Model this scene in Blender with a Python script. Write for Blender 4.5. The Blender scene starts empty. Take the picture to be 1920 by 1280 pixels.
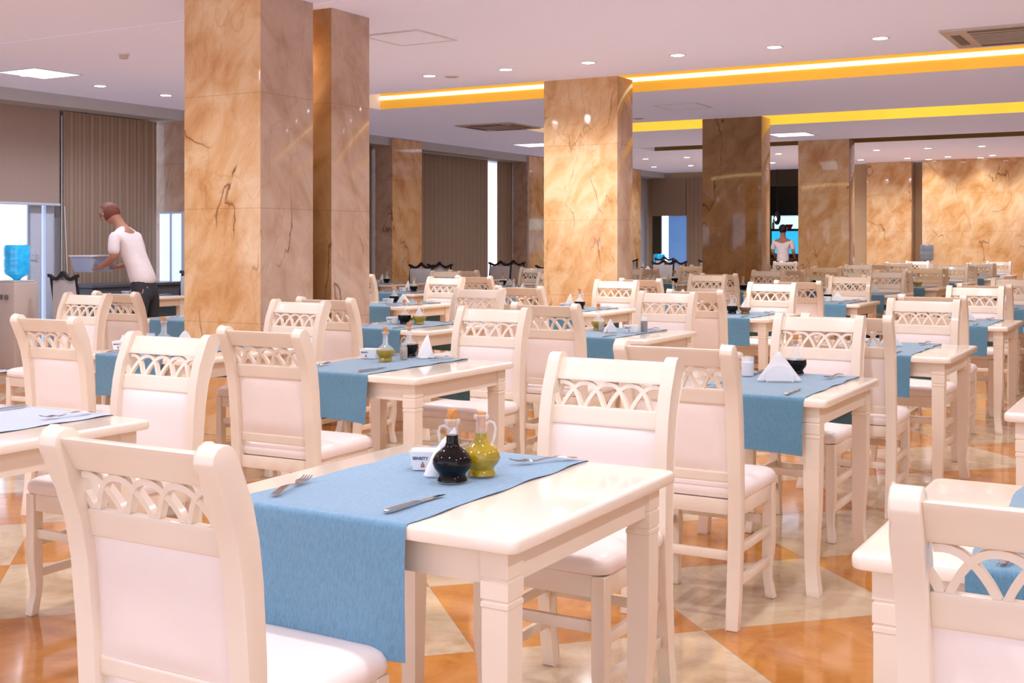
import bpy, bmesh, math, random
from mathutils import Vector, Matrix
random.seed(7)
C = bpy.context.scene.collection
R = math.radians
PI = math.pi
YAW = R(29.9); F = 2246.0; HOR = 455.0; CH = 1.36
CEIL = 3.11

# ------------------------------------------------------------------ camera
cam = bpy.data.cameras.new('camera'); camo = bpy.data.objects.new('camera', cam); C.objects.link(camo)
camo.location = (0, 0, CH); camo.rotation_euler = (R(90), 0, YAW)
cam.lens = F / 1920 * 36; cam.sensor_width = 36; cam.shift_y = -(640 - HOR) / 1920
cam.clip_end = 200
cam.dof.use_dof = False
bpy.context.scene.camera = camo

def proj(X, Y, z=0.75):
    x = X * math.cos(YAW) + Y * math.sin(YAW); d = -X * math.sin(YAW) + Y * math.cos(YAW)
    if d < .3: return (-9999, -9999, d)
    return (960 + F * x / d, HOR + F * (CH - z) / d, d)

# ------------------------------------------------------------------ materials
def nt(name):
    m = bpy.data.materials.new(name); m.use_nodes = True
    n = m.node_tree.nodes; l = m.node_tree.links
    b = n['Principled BSDF']
    return m, n, l, b
def ramp(n, stops):
    r = n.new('ShaderNodeValToRGB'); e = r.color_ramp.elements
    while len(e) < len(stops): e.new(.5)
    for i, (p, c) in enumerate(stops): e[i].position = p; e[i].color = (*c, 1)
    return r
def plain(name, col, rough=.5, metal=0, noise=.04, nscale=8, bump=0, bscale=60, coat=0, emis=0, ecol=None, trans=0, ior=1.45, alpha=1, spec=.5):
    m, n, l, b = nt(name)
    tc = n.new('ShaderNodeTexCoord')
    nz = n.new('ShaderNodeTexNoise'); nz.inputs['Scale'].default_value = nscale; nz.inputs['Detail'].default_value = 3
    l.new(tc.outputs['Object'], nz.inputs['Vector'])
    k = 1 - noise
    r = ramp(n, [(.3, tuple(c * k for c in col)), (.7, tuple(min(1, c * (1 + noise * .5)) for c in col))])
    l.new(nz.outputs['Fac'], r.inputs['Fac']); l.new(r.outputs['Color'], b.inputs['Base Color'])
    b.inputs['Roughness'].default_value = rough; b.inputs['Metallic'].default_value = metal
    b.inputs['Coat Weight'].default_value = coat; b.inputs['Coat Roughness'].default_value = .08
    b.inputs['Transmission Weight'].default_value = trans; b.inputs['IOR'].default_value = ior
    b.inputs['Specular IOR Level'].default_value = spec
    if alpha < 1: b.inputs['Alpha'].default_value = alpha
    if emis:
        b.inputs['Emission Color'].default_value = (*(ecol or col), 1); b.inputs['Emission Strength'].default_value = emis
    if bump:
        n2 = n.new('ShaderNodeTexNoise'); n2.inputs['Scale'].default_value = bscale; n2.inputs['Detail'].default_value = 4
        l.new(tc.outputs['Object'], n2.inputs['Vector'])
        bp = n.new('ShaderNodeBump'); bp.inputs['Strength'].default_value = bump; bp.inputs['Distance'].default_value = .004
        l.new(n2.outputs['Fac'], bp.inputs['Height']); l.new(bp.outputs['Normal'], b.inputs['Normal'])
    return m

M = {}
M['paint'] = plain('cream_paint', (.87, .74, .60), .30, noise=.03, nscale=5, coat=.25)
M['top'] = plain('tabletop_lacquer', (.92, .80, .67), .16, noise=.03, nscale=4, coat=.6)
M['leather'] = plain('white_leatherette', (.91, .79, .73), .34, noise=.03, nscale=6, bump=.12, bscale=25)
M['groove'] = plain('shadow_groove', (.42, .30, .20), .6)
def thin_glass(name, fac=.025, k=.28):
    m, n, l, b = nt(name); n.remove(b)
    out = n['Material Output']; tr = n.new('ShaderNodeBsdfTransparent'); tr.inputs['Color'].default_value = (.93, .95, .96, 1)
    gl = n.new('ShaderNodeBsdfGlossy'); gl.inputs['Roughness'].default_value = .03; gl.inputs['Color'].default_value = (1, 1, 1, 1)
    lw = n.new('ShaderNodeLayerWeight'); lw.inputs['Blend'].default_value = .35
    ma = n.new('ShaderNodeMath'); ma.operation = 'MULTIPLY_ADD'; ma.inputs[1].default_value = k; ma.inputs[2].default_value = fac
    l.new(lw.outputs['Facing'], ma.inputs[0])
    mx = n.new('ShaderNodeMixShader'); l.new(ma.outputs[0], mx.inputs['Fac']); l.new(tr.outputs[0], mx.inputs[1]); l.new(gl.outputs[0], mx.inputs[2])
    l.new(mx.outputs[0], out.inputs['Surface']); return m
M['glass'] = thin_glass('clear_thin_glass')
M['porcelain'] = plain('white_porcelain', (.88, .85, .84), .12, noise=.01, coat=.5)
M['paper'] = plain('napkin_paper', (.93, .88, .85), .85, noise=.03, nscale=20, bump=.1, bscale=60)
M['steel'] = plain('cutlery_steel', (.55, .52, .50), .18, 1.0, noise=.08, nscale=40)
M['cork'] = plain('cork', (.62, .26, .06), .8, noise=.25, nscale=90, bump=.3, bscale=150)
M['glass'] = plain('clear_glass', (.93, .95, .97), .03, noise=0, alpha=.26, coat=1, spec=1)
M['vinegar'] = plain('dark_vinegar', (.004, .002, .0015), .05, noise=0, spec=.35)
M['oil'] = plain('olive_oil', (.50, .33, .004), .03, noise=.35, nscale=30, trans=.3, ior=1.3, coat=1, emis=.05, ecol=(.6, .40, .0))  # weak emission stands in for light passing through the oil
M['amber'] = plain('amber_vinegar', (.35, .13, .01), .05, noise=.1, trans=.3, coat=1)
M['pepper'] = plain('ground_pepper', (.42, .27, .17), .8, noise=.3, nscale=150)
M['ink'] = plain('dark_lettering', (.03, .03, .06), .5)
M['red'] = plain('red_emblem', (.55, .05, .04), .5)
M['black'] = plain('black_metal', (.012, .012, .016), .35, noise=.1)
M['rubber'] = plain('dark_glide', (.02, .018, .015), .7)
M['ceil'] = plain('ceiling_paint_fill_glow', (.84, .79, .86), .75, noise=.02, nscale=.5, emis=.13, ecol=(.86, .80, 1.0))  # lilac emission adds fill light; the ceiling is no lamp
M['fascia'] = plain('pelmet_paint', (.55, .55, .56), .7, noise=.03)
M['gold'] = plain('gold_cove_glow_paint', (.85, .50, .06), .45, noise=.1, nscale=1.2, emis=.20, ecol=(1.0, .55, .03))  # this gold and its brighter copy carry cove light as emission
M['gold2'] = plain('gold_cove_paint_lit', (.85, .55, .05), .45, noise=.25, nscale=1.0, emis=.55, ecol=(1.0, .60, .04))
M['golddim'] = plain('unlit_gold_cove', (.30, .20, .02), .4, noise=.2, nscale=1.5)  # same gold darkened in colour for the cove without light
M['led'] = plain('cove_light_strip', (1, .9, .5), .5, noise=0, emis=1.7, ecol=(1, .80, .42))
M['lamp'] = plain('lamp_diffuser', (1, 1, 1), .5, noise=0, emis=14, ecol=(1, .93, .88))
M['panel'] = plain('panel_diffuser', (1, 1, 1), .5, noise=0, emis=2.2, ecol=(.96, .95, 1))
M['trimw'] = plain('white_trim', (.80, .77, .77), .4, noise=.02)
M['grille'] = plain('grey_grille', (.20, .18, .165), .6, noise=.1)
M['vent'] = plain('cassette_plastic', (.62, .52, .46), .5, noise=.03)
M['beige'] = plain('beige_wall', (.60, .44, .26), .6, noise=.06, nscale=2)
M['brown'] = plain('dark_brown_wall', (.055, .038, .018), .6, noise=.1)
M['frame'] = plain('white_door_frame', (.62, .70, .84), .35, noise=.02)
M['pane'] = plain('window_pane', (1, 1, 1), .0, noise=0, trans=1, ior=1.02, spec=.2)
M['blind'] = plain('roller_blind_fabric', (.42, .33, .28), .9, noise=.06, nscale=60)
M['bluewater'] = plain('blue_bottle_plastic', (.06, .50, .85), .08, noise=.5, nscale=9, trans=.5, coat=.8, emis=.22, ecol=(.05, .50, .85))  # emission paints brightness into the bottle, no lamp inside
M['clearwater'] = plain('pale_bottle_plastic', (.35, .42, .55), .1, noise=.1, trans=.4)
M['shirt'] = plain('white_shirt_cloth', (.82, .74, .76), .8, noise=.06, nscale=10, bump=.2, bscale=18)
M['darkcloth'] = plain('dark_trouser_cloth', (.03, .032, .04), .8, noise=.1)
M['skin'] = plain('skin', (.42, .20, .13), .55, noise=.06)
M['hairred'] = plain('auburn_hair', (.18, .055, .03), .6, noise=.2, nscale=60)
M['hairblack'] = plain('black_hair', (.012, .01, .01), .6, noise=.2, nscale=60)
M['tub'] = plain('pale_blue_tub', (.42, .52, .78), .4, noise=.03)
M['cyan'] = plain('cyan_lit_shelf_back', (.1, .6, .85), .3, noise=.35, nscale=9, emis=.9, ecol=(.08, .52, .85))
M['cyanw'] = plain('white_lit_shelf_back', (.6, .95, .9), .3, noise=.1, nscale=6, emis=1.4, ecol=(.6, 1, .93))
M['darkwood'] = plain('dark_bar_wood', (.08, .035, .02), .35, noise=.3, nscale=6)
M['cushcloth'] = plain('pale_grey_cloth', (.62, .60, .62), .8, noise=.05, bump=.2, bscale=40)
M['sideboard'] = plain('slate_laminate', (.09, .10, .13), .3, noise=.1)

def mat_runner(name, col, dark):
    m, n, l, b = nt(name)
    tc = n.new('ShaderNodeTexCoord')
    mp = n.new('ShaderNodeMapping'); mp.inputs['Scale'].default_value = (3.2, 1, 1)
    l.new(tc.outputs['Object'], mp.inputs['Vector'])
    nz = n.new('ShaderNodeTexNoise'); nz.inputs['Scale'].default_value = 60; nz.inputs['Detail'].default_value = 5; nz.inputs['Distortion'].default_value = .6
    l.new(mp.outputs['Vector'], nz.inputs['Vector'])
    nb = n.new('ShaderNodeTexNoise'); nb.inputs['Scale'].default_value = 4; l.new(tc.outputs['Object'], nb.inputs['Vector'])
    r = ramp(n, [(.3, dark), (.62, col)]); l.new(nz.outputs['Fac'], r.inputs['Fac'])
    r2 = ramp(n, [(.3, tuple(c * .86 for c in col)), (.7, col)]); l.new(nb.outputs['Fac'], r2.inputs['Fac'])
    mx = n.new('ShaderNodeMix'); mx.data_type = 'RGBA'; mx.inputs['Factor'].default_value = .5
    l.new(r.outputs['Color'], mx.inputs['A']); l.new(r2.outputs['Color'], mx.inputs['B'])
    l.new(mx.outputs['Result'], b.inputs['Base Color'])
    b.inputs['Roughness'].default_value = .75; b.inputs['Sheen Weight'].default_value = .7; b.inputs['Sheen Roughness'].default_value = .4
    bp = n.new('ShaderNodeBump'); bp.inputs['Strength'].default_value = .8; bp.inputs['Distance'].default_value = .004
    l.new(nz.outputs['Fac'], bp.inputs['Height']); l.new(bp.outputs['Normal'], b.inputs['Normal'])
    return m
M['runner'] = mat_runner('blue_runner_cloth', (.175, .345, .515), (.10, .23, .37))
M['runner2'] = mat_runner('teal_runner_cloth', (.12, .265, .38), (.08, .18, .27))

def mat_marble(name, base, light, vein, dark, rough=.07, spec=.5):
    m, n, l, b = nt(name)
    tc = n.new('ShaderNodeTexCoord')
    mp = n.new('ShaderNodeMapping'); mp.vector_type = 'TEXTURE'; mp.inputs['Rotation'].default_value = (R(30), R(34), 0); mp.inputs['Scale'].default_value = (.5, .5, 1.5)
    l.new(tc.outputs['Object'], mp.inputs['Vector'])
    n1 = n.new('ShaderNodeTexNoise'); n1.inputs['Scale'].default_value = 2.2; n1.inputs['Detail'].default_value = 9; n1.inputs['Roughness'].default_value = .62; n1.inputs['Distortion'].default_value = .55
    l.new(mp.outputs['Vector'], n1.inputs['Vector'])
    r1 = ramp(n, [(.25, vein), (.45, base), (.62, light), (.8, base)]); l.new(n1.outputs['Fac'], r1.inputs['Fac'])
    # thin dark cracks where a low-frequency field crosses .5
    def crack(scale, w, seed, dist):
        nn = n.new('ShaderNodeTexNoise'); nn.inputs['Scale'].default_value = scale; nn.inputs['Detail'].default_value = 7; nn.inputs['Roughness'].default_value = .42; nn.inputs['Distortion'].default_value = dist
        mp2 = n.new('ShaderNodeMapping'); mp2.inputs['Location'].default_value = (seed, seed * 1.7, seed * .6); mp2.inputs['Scale'].default_value = (1.3, 1.3, .6); mp2.inputs['Rotation'].default_value = (R(25), R(30), 0)
        l.new(tc.outputs['Object'], mp2.inputs['Vector']); l.new(mp2.outputs['Vector'], nn.inputs['Vector'])
        s = n.new('ShaderNodeMath'); s.operation = 'SUBTRACT'; s.inputs[1].default_value = .5; l.new(nn.outputs['Fac'], s.inputs[0])
        a = n.new('ShaderNodeMath'); a.operation = 'ABSOLUTE'; l.new(s.outputs[0], a.inputs[0])
        rr = ramp(n, [(0, (1, 1, 1)), (w, (0, 0, 0))]); l.new(a.outputs[0], rr.inputs['Fac'])
        return rr
    c1 = crack(1.0, .0045, 3, .25); c2 = crack(2.0, .010, 9, .5)
    gate = n.new('ShaderNodeTexNoise'); gate.inputs['Scale'].default_value = 1.7; l.new(tc.outputs['Object'], gate.inputs['Vector'])
    gr = ramp(n, [(.48, (0, 0, 0)), (.58, (1, 1, 1))]); l.new(gate.outputs['Fac'], gr.inputs['Fac'])
    g1 = n.new('ShaderNodeMath'); g1.operation = 'MULTIPLY'; l.new(c1.outputs['Color'], g1.inputs[0]); l.new(gr.outputs['Color'], g1.inputs[1])
    g2 = n.new('ShaderNodeMath'); g2.operation = 'MULTIPLY'; g2.inputs[1].default_value = .35; l.new(c2.outputs['Color'], g2.inputs[0])
    mx = n.new('ShaderNodeMix'); mx.data_type = 'RGBA'; l.new(g2.outputs[0], mx.inputs['Factor']); l.new(r1.outputs['Color'], mx.inputs['A']); mx.inputs['B'].default_value = (*vein, 1)
    mx2 = n.new('ShaderNodeMix'); mx2.data_type = 'RGBA'; l.new(g1.outputs[0], mx2.inputs['Factor']); l.new(mx.outputs['Result'], mx2.inputs['A']); mx2.inputs['B'].default_value = (*dark, 1)
    # horizontal tile joints each 0.8 m
    sp = n.new('ShaderNodeSeparateXYZ'); l.new(tc.outputs['Object'], sp.inputs['Vector'])
    md = n.new('ShaderNodeMath'); md.operation = 'PINGPONG'; md.inputs[1].default_value = .4; l.new(sp.outputs['Z'], md.inputs[0])
    lt = n.new('ShaderNodeMath'); lt.operation = 'LESS_THAN'; lt.inputs[1].default_value = .003; l.new(md.outputs[0], lt.inputs[0])
    lm = n.new('ShaderNodeMath'); lm.operation = 'MULTIPLY'; lm.inputs[1].default_value = .3; l.new(lt.outputs[0], lm.inputs[0])
    mx3 = n.new('ShaderNodeMix'); mx3.data_type = 'RGBA'; l.new(lm.outputs[0], mx3.inputs['Factor']); l.new(mx2.outputs['Result'], mx3.inputs['A']); mx3.inputs['B'].default_value = (*dark, 1)
    l.new(mx3.outputs['Result'], b.inputs['Base Color'])
    b.inputs['Roughness'].default_value = rough; b.inputs['Specular IOR Level'].default_value = spec
    return m
M['marble'] = mat_marble('amber_marble', (.74, .44, .19), (.84, .60, .34), (.56, .26, .08), (.24, .09, .03))
M['marble_shaded'] = mat_marble('amber_marble_shaded', (.54, .37, .26), (.62, .45, .34), (.42, .25, .14), (.18, .09, .05))  # amber marble dulled in colour for faces the warm lamps miss

def mat_curtain(name, a, c2):
    m, n, l, b = nt(name)
    tc = n.new('ShaderNodeTexCoord')
    w = n.new('ShaderNodeTexWave'); w.inputs['Scale'].default_value = 5; w.inputs['Distortion'].default_value = .6; w.bands_direction = 'Y'
    l.new(tc.outputs['Object'], w.inputs['Vector'])
    r = ramp(n, [(.2, c2), (.7, a)]); l.new(w.outputs['Fac'], r.inputs['Fac']); l.new(r.outputs['Color'], b.inputs['Base Color'])
    b.inputs['Roughness'].default_value = .9
    return m
M['curtain'] = mat_curtain('taupe_curtain_fabric', (.38, .29, .215), (.30, .22, .16))

def mat_floor():
    m, n, l, b = nt('floor_marble_checker')
    g = n.new('ShaderNodeNewGeometry'); sp = n.new('ShaderNodeSeparateXYZ'); l.new(g.outputs['Position'], sp.inputs['Vector'])
    def math_(op, a, bb):
        k = n.new('ShaderNodeMath'); k.operation = op
        for i, v in enumerate((a, bb)):
            if v is None: continue
            if isinstance(v, (int, float)): k.inputs[i].default_value = v
            else: l.new(v, k.inputs[i])
        return k.outputs[0]
    u = math_('ADD', sp.outputs['X'], sp.outputs['Y']); v = math_('SUBTRACT', sp.outputs['Y'], sp.outputs['X'])
    un = math_('DIVIDE', math_('SUBTRACT', u, 2.465), 1.165); vn = math_('DIVIDE', math_('SUBTRACT', v, 5.49), 1.10)
    fu = math_('FLOOR', un, None); fv = math_('FLOOR', vn, None)
    par = math_('MODULO', math_('ADD', math_('ADD', fu, fv), 200), 2)
    tc = n.new('ShaderNodeTexCoord')
    nz = n.new('ShaderNodeTexNoise'); nz.inputs['Scale'].default_value = 3.5; nz.inputs['Detail'].default_value = 8; nz.inputs['Distortion'].default_value = 1.2; nz.inputs['Roughness'].default_value = .65
    l.new(tc.outputs['Object'], nz.inputs['Vector'])
    cr = ramp(n, [(.3, (.40, .27, .15)), (.5, (.56, .42, .27)), (.72, (.66, .53, .37))]); l.new(nz.outputs['Fac'], cr.inputs['Fac'])
    tn = ramp(n, [(.3, (.36, .125, .02)), (.5, (.50, .205, .038)), (.72, (.57, .26, .06))]); l.new(nz.outputs['Fac'], tn.inputs['Fac'])
    mx = n.new('ShaderNodeMix'); mx.data_type = 'RGBA'; l.new(par, mx.inputs['Factor']); l.new(cr.outputs['Color'], mx.inputs['A']); l.new(tn.outputs['Color'], mx.inputs['B'])
    # joints
    pu = math_('PINGPONG', un, .5); pv = math_('PINGPONG', vn, .5)
    j = math_('LESS_THAN', math_('MINIMUM', pu, pv), .0022)
    jm = math_('MULTIPLY', j, .5)
    mj = n.new('ShaderNodeMix'); mj.data_type = 'RGBA'; l.new(jm, mj.inputs['Factor']); l.new(mx.outputs['Result'], mj.inputs['A']); mj.inputs['B'].default_value = (.25, .15, .07, 1)
    l.new(mj.outputs['Result'], b.inputs['Base Color'])
    b.inputs['Roughness'].default_value = .09; b.inputs['Specular IOR Level'].default_value = .6
    return m
M['floor'] = mat_floor()

# ------------------------------------------------------------------ mesh helpers
def fin(bm, name, mat, smooth=False, bevel=0, seg=2):
    if bevel:
        bmesh.ops.remove_doubles(bm, verts=bm.verts, dist=1e-6)
        es = [e for e in bm.edges if len(e.link_faces) == 2 and e.calc_face_angle(0) > .5]
        bmesh.ops.bevel(bm, geom=es, offset=bevel, segments=seg, affect='EDGES', profile=.5, clamp_overlap=True)
    bmesh.ops.recalc_face_normals(bm, faces=bm.faces)
    me = bpy.data.meshes.new(name); bm.to_mesh(me); bm.free()
    for k in (mat if isinstance(mat, (list, tuple)) else [mat]): me.materials.append(k)
    if smooth:
        me.polygons.foreach_set('use_smooth', [True] * len(me.polygons))
        try: me.set_sharp_from_angle(angle=R(42))
        except Exception: pass
    return me
def box(bm, x0, x1, y0, y1, z0, z1, mi=0):
    v = [bm.verts.new(p) for p in ((x0, y0, z0), (x1, y0, z0), (x1, y1, z0), (x0, y1, z0), (x0, y0, z1), (x1, y0, z1), (x1, y1, z1), (x0, y1, z1))]
    for f in ((0, 3, 2, 1), (4, 5, 6, 7), (0, 1, 5, 4), (1, 2, 6, 5), (2, 3, 7, 6), (3, 0, 4, 7)):
        bm.faces.new([v[i] for i in f]).material_index = mi
def boxmesh(name, mat, *bs, bevel=0):
    bm = bmesh.new()
    for b in bs: box(bm, *b)
    return fin(bm, name, mat, bevel=bevel, smooth=bool(bevel))
def rings(bm, rs, cap=True, mi=0):
    vr = [[bm.verts.new(p) for p in r] for r in rs]
    k = len(vr[0])
    for a, b in zip(vr, vr[1:]):
        for i in range(k):
            bm.faces.new((a[i], a[(i + 1) % k], b[(i + 1) % k], b[i])).material_index = mi
    if cap:
        bm.faces.new(list(reversed(vr[0]))).material_index = mi; bm.faces.new(vr[-1]).material_index = mi
def lathe(bm, prof, seg=24, cx=0, cy=0, mi=0):
    prev = None
    for (r, z) in prof:
        if r < 1e-5: cur = [bm.verts.new((cx, cy, z))]
        else: cur = [bm.verts.new((cx + r * math.cos(2 * PI * i / seg), cy + r * math.sin(2 * PI * i / seg), z)) for i in range(seg)]
        if prev:
            for i in range(seg):
                j = (i + 1) % seg
                if len(prev) == 1 and len(cur) > 1: bm.faces.new((prev[0], cur[j], cur[i])).material_index = mi
                elif len(cur) == 1 and len(prev) > 1: bm.faces.new((prev[i], prev[j], cur[0])).material_index = mi
                elif len(cur) > 1: bm.faces.new((prev[i], prev[j], cur[j], cur[i])).material_index = mi
        prev = cur
def tube(bm, pts, r, seg=8, mi=0):
    pts = [Vector(p) for p in pts]; rs = []
    rad = r if isinstance(r, (list, tuple)) else [r] * len(pts)
    up = Vector((0, 0, 1))
    for i, p in enumerate(pts):
        t = (pts[min(i + 1, len(pts) - 1)] - pts[max(i - 1, 0)]).normalized()
        a = t.cross(up)
        if a.length < .05: a = t.cross(Vector((1, 0, 0)))
        a.normalize(); b = t.cross(a)
        if rs and a.dot(pa) < 0: a = -a; b = -b
        pa = a
        rs.append([p + rad[i] * (math.cos(2 * PI * k / seg) * a + math.sin(2 * PI * k / seg) * b) for k in range(seg)])
    rings(bm, rs, mi=mi)
def rrect(x, y, w, d, r, z, n=4):
    pts = []
    for (sx, sy, a0) in ((1, 1, 0), (-1, 1, 90), (-1, -1, 180), (1, -1, 270)):
        for i in range(n + 1):
            a = R(a0 + 90 * i / n)
            pts.append((x + sx * (w / 2 - r) + r * math.cos(a), y + sy * (d / 2 - r) + r * math.sin(a), z))
    return pts

def obj(name, me, parent=None, loc=(0, 0, 0), rotz=0):
    o = bpy.data.objects.new(name, me); C.objects.link(o)
    if parent: o.parent = parent
    o.location = loc; o.rotation_euler = (0, 0, rotz)
    return o
def tag(o, label=None, cat=None, group=None, kind=None):
    if label: o['label'] = label
    if cat: o['category'] = cat
    if group: o['group'] = group
    if kind: o['kind'] = kind
    return o
def thing(name, label, cat, loc=(0, 0, 0), rotz=0, group=None):
    o = obj(name, None, None, loc, rotz); return tag(o, label, cat, group)
def struct(name, me, label=None, cat=None):
    o = obj(name, me); o['kind'] = 'structure'
    if label: o['label'] = label
    if cat: o['category'] = cat
    return o

# ------------------------------------------------------------------ chair meshes (front = +Y local, back = -Y)
def by(z):  # centre line of the back posts
    T = [(0, -.243), (.12, -.224), (.3, -.206), (.45, -.202), (.6, -.208), (.75, -.219), (.86, -.240), (.93, -.266), (.985, -.296), (1.02, -.32)]
    for (z0, y0), (z1, y1) in zip(T, T[1:]):
        if z <= z1: return y0 + (y1 - y0) * (z - z0) / (z1 - z0)
    return T[-1][1]
FRONT = [(-.225, 0), (-.205, .12), (-.185, .3), (-.180, .45), (-.183, .6), (-.192, .74), (-.203, .82), (-.220, .89), (-.244, .945), (-.260, .98)]
ARC = [(-.268, .995), (-.281, 1.004), (-.297, 1.006), (-.312, 1.000), (-.322, .988), (-.324, .973), (-.317, .957)]
BACK = [(-.304, .925), (-.283, .88), (-.262, .82), (-.247, .74), (-.234, .6), (-.226, .45), (-.228, .3), (-.243, .12), (-.262, 0)]
def post_mesh(sx):
    bm = bmesh.new(); x = sx * .202; h = .022
    pts = FRONT + ARC + BACK
    a = [bm.verts.new((x - h, p[0], p[1])) for p in pts]; b = [bm.verts.new((x + h, p[0], p[1])) for p in pts]
    # quads between front and back chains so the concave profile stays clean
    def fill(vs, flip):
        nF, nA, nB = len(FRONT), len(ARC), len(BACK)
        fr = vs[:nF]; ar = vs[nF:nF + nA]; bk = vs[nF + nA:]
        bkr = list(reversed(bk))  # from z=0 up
        n_ = len(bkr)
        for i in range(n_ - 1): bm.faces.new((fr[i], fr[i + 1], bkr[i + 1], bkr[i]))
        bm.faces.new([fr[n_ - 1]] + fr[n_:] + ar + [bkr[-1]])
    fill(a, False); fill(b, True)
    k = len(pts)
    for i in range(k): bm.faces.new((a[i], a[(i + 1) % k], b[(i + 1) % k], b[i]))
    return fin(bm, 'back_post', M['paint'], smooth=True, bevel=.0035, seg=2)
def plate(bm, x0, x1, z0, z1, th, n=4, off=0, puff=0):
    rs = []
    for i in range(n + 1):
        z = z0 + (z1 - z0) * i / n; y = by(z) + off
        rs.append([(x0, y - th / 2, z), (x1, y - th / 2, z), (x1, y + th / 2, z), (x0, y + th / 2, z)])
    rings(bm, rs)
def panel_mesh():
    bm = bmesh.new(); nx, nz = 8, 10; z0, z1 = .543, .789; g = {}
    for s in (-1, 1):
        for i in range(nx + 1):
            for j in range(nz + 1):
                u, v = i / nx, j / nz; x = -.181 + .362 * u; z = z0 + (z1 - z0) * v
                p = (1 - (2 * u - 1) ** 6) * (1 - (2 * v - 1) ** 6)
                g[s, i, j] = bm.verts.new((x, by(z) + s * (.006 + .010 * p), z))
    for s in (-1, 1):
        for i in range(nx):
            for j in range(nz):
                bm.faces.new((g[s, i, j], g[s, i + 1, j], g[s, i + 1, j + 1], g[s, i, j + 1]))
    for i in range(nx):
        bm.faces.new((g[-1, i, 0], g[-1, i + 1, 0], g[1, i + 1, 0], g[1, i, 0])); bm.faces.new((g[-1, i, nz], g[-1, i + 1, nz], g[1, i + 1, nz], g[1, i, nz]))
    return fin(bm, 'back_panel', M['leather'], smooth=True)
def fret_mesh():
    bm = bmesh.new(); W = .36; p = W / 4.5; a = .92 * p; H = .073; zb = .841; w = .0062; th = .016; ns = 18
    for k in range(-1, 6):
        c = -W / 2 + (.25 + k) * p; run = []
        pts = []
        for i in range(ns + 1):
            u = -math.cos(PI * i / ns); pts.append((c + a * u, zb + H * (1 - abs(u) ** 2.3)))
        for i, (x, z) in enumerate(pts):
            x0, z0 = pts[max(0, i - 1)]; x1, z1 = pts[min(ns, i + 1)]; L = math.hypot(x1 - x0, z1 - z0)
            nx_, nz_ = -(z1 - z0) / L, (x1 - x0) / L
            ok = abs(x) <= W / 2 + .004
            if ok: run.append([(x - nx_ * w, by(z) - th / 2, z - nz_ * w), (x + nx_ * w, by(z) - th / 2, z + nz_ * w), (x + nx_ * w, by(z) + th / 2, z + nz_ * w), (x - nx_ * w, by(z) + th / 2, z - nz_ * w)])
            if (not ok or i == ns):
                if len(run) > 1: rings(bm, run)
                run = []
    return fin(bm, 'lattice', M['paint'], smooth=True)
def cushion_mesh():
    bm = bmesh.new(); W, D = .436, .43; cy = .01
    zs = [(.447, -.012), (.452, -.002), (.465, .002), (.482, .0), (.494, -.008), (.502, -.022), (.508, -.05), (.512, -.10), (.514, -.16)]
    rs = [rrect(0, cy, W + 2 * o, D + 2 * o, max(.012, .045 + o * .3), z, 4) for z, o in zs]
    rings(bm, rs)
    return fin(bm, 'seat_cushion', M['leather'], smooth=True)
def loft(bm, secs):
    rs = [[(x - w / 2, y - d / 2, z), (x + w / 2, y - d / 2, z), (x + w / 2, y + d / 2, z), (x - w / 2, y + d / 2, z)] for (x, y, w, d, z) in secs]
    rings(bm, rs)
def frontleg_mesh(sx):
    bm = bmesh.new(); x = sx * .190; y = .195
    S = []
    for z, k, w in ((.446, 0, .042), (.30, 0, .042), (.21, 0, .042), (.17, -.002, .039), (.12, -.005, .034), (.08, -.004, .031), (.045, .001, .032), (.02, .004, .034), (.004, .006, .035), (0, .006, .031)):
        S.append((x + sx * k, y + k, w, w, z))
    loft(bm, S)
    return fin(bm, 'leg', M['paint'], smooth=True, bevel=.003, seg=1)
def apron_mesh():
    return boxmesh('seat_frame', M['paint'], (-.19, .19, .188, .21, .385, .447), (-.205, -.183, -.2, .19, .385, .447), (.183, .205, -.2, .19, .385, .447), (-.19, .19, -.215, -.193, .395, .447), (-.19, .19, -.2, .2, .437, .4465), bevel=.002)
def bar(name, *a): return boxmesh(name, M['paint'], a, bevel=.002)
def railm(name, z0, z1, th, off=0):
    bm = bmesh.new(); plate(bm, -.181, .181, z0, z1, th, 5, off)
    return fin(bm, name, M['paint'], smooth=True, bevel=.004, seg=2)
CHP = [('back_post', post_mesh(-1)), ('back_post', post_mesh(1)), ('top_rail', railm('top_rail', .922, .988, .032)), ('lattice', fret_mesh()),
       ('middle_rail', railm('middle_rail', .786, .843, .024)), ('lower_rail', railm('lower_rail', .508, .546, .022)), ('back_panel', panel_mesh()),
       ('seat_cushion', cushion_mesh()), ('seat_frame', apron_mesh()), ('leg', frontleg_mesh(-1)), ('leg', frontleg_mesh(1)),
       ('stretcher', bar('rear_bar', -.185, .185, -.222, -.204, .235, .268)), ('stretcher', bar('front_bar', -.17, .17, .186, .204, .285, .318)),
       ('stretcher', bar('side_bar', -.203, -.185, -.2, .18, .25, .282)), ('stretcher', bar('side_bar', .185, .203, -.2, .18, .25, .282)),
       ('stretcher', bar('side_bar', -.203, -.185, -.2, .18, .135, .167)), ('stretcher', bar('side_bar', .185, .203, -.2, .18, .135, .167))]
def far_chair_mesh():
    bm = bmesh.new()
    for nm, me in CHP:
        if nm in ('back_post', 'leg', 'top_rail', 'middle_rail', 'lower_rail', 'lattice', 'seat_frame', 'stretcher'):
            bm.from_mesh(me)
    n0 = len(bm.faces)
    for nm, me in CHP:
        if nm in ('back_panel', 'seat_cushion'): bm.from_mesh(me)
    bm.faces.ensure_lookup_table()
    for i, f in enumerate(bm.faces): f.material_index = 1 if i >= n0 else 0
    me = fin(bm, 'dining_chair', [M['paint'], M['leather']], smooth=True)
    return me
FARCH = far_chair_mesh()
CH_N = [0]
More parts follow.
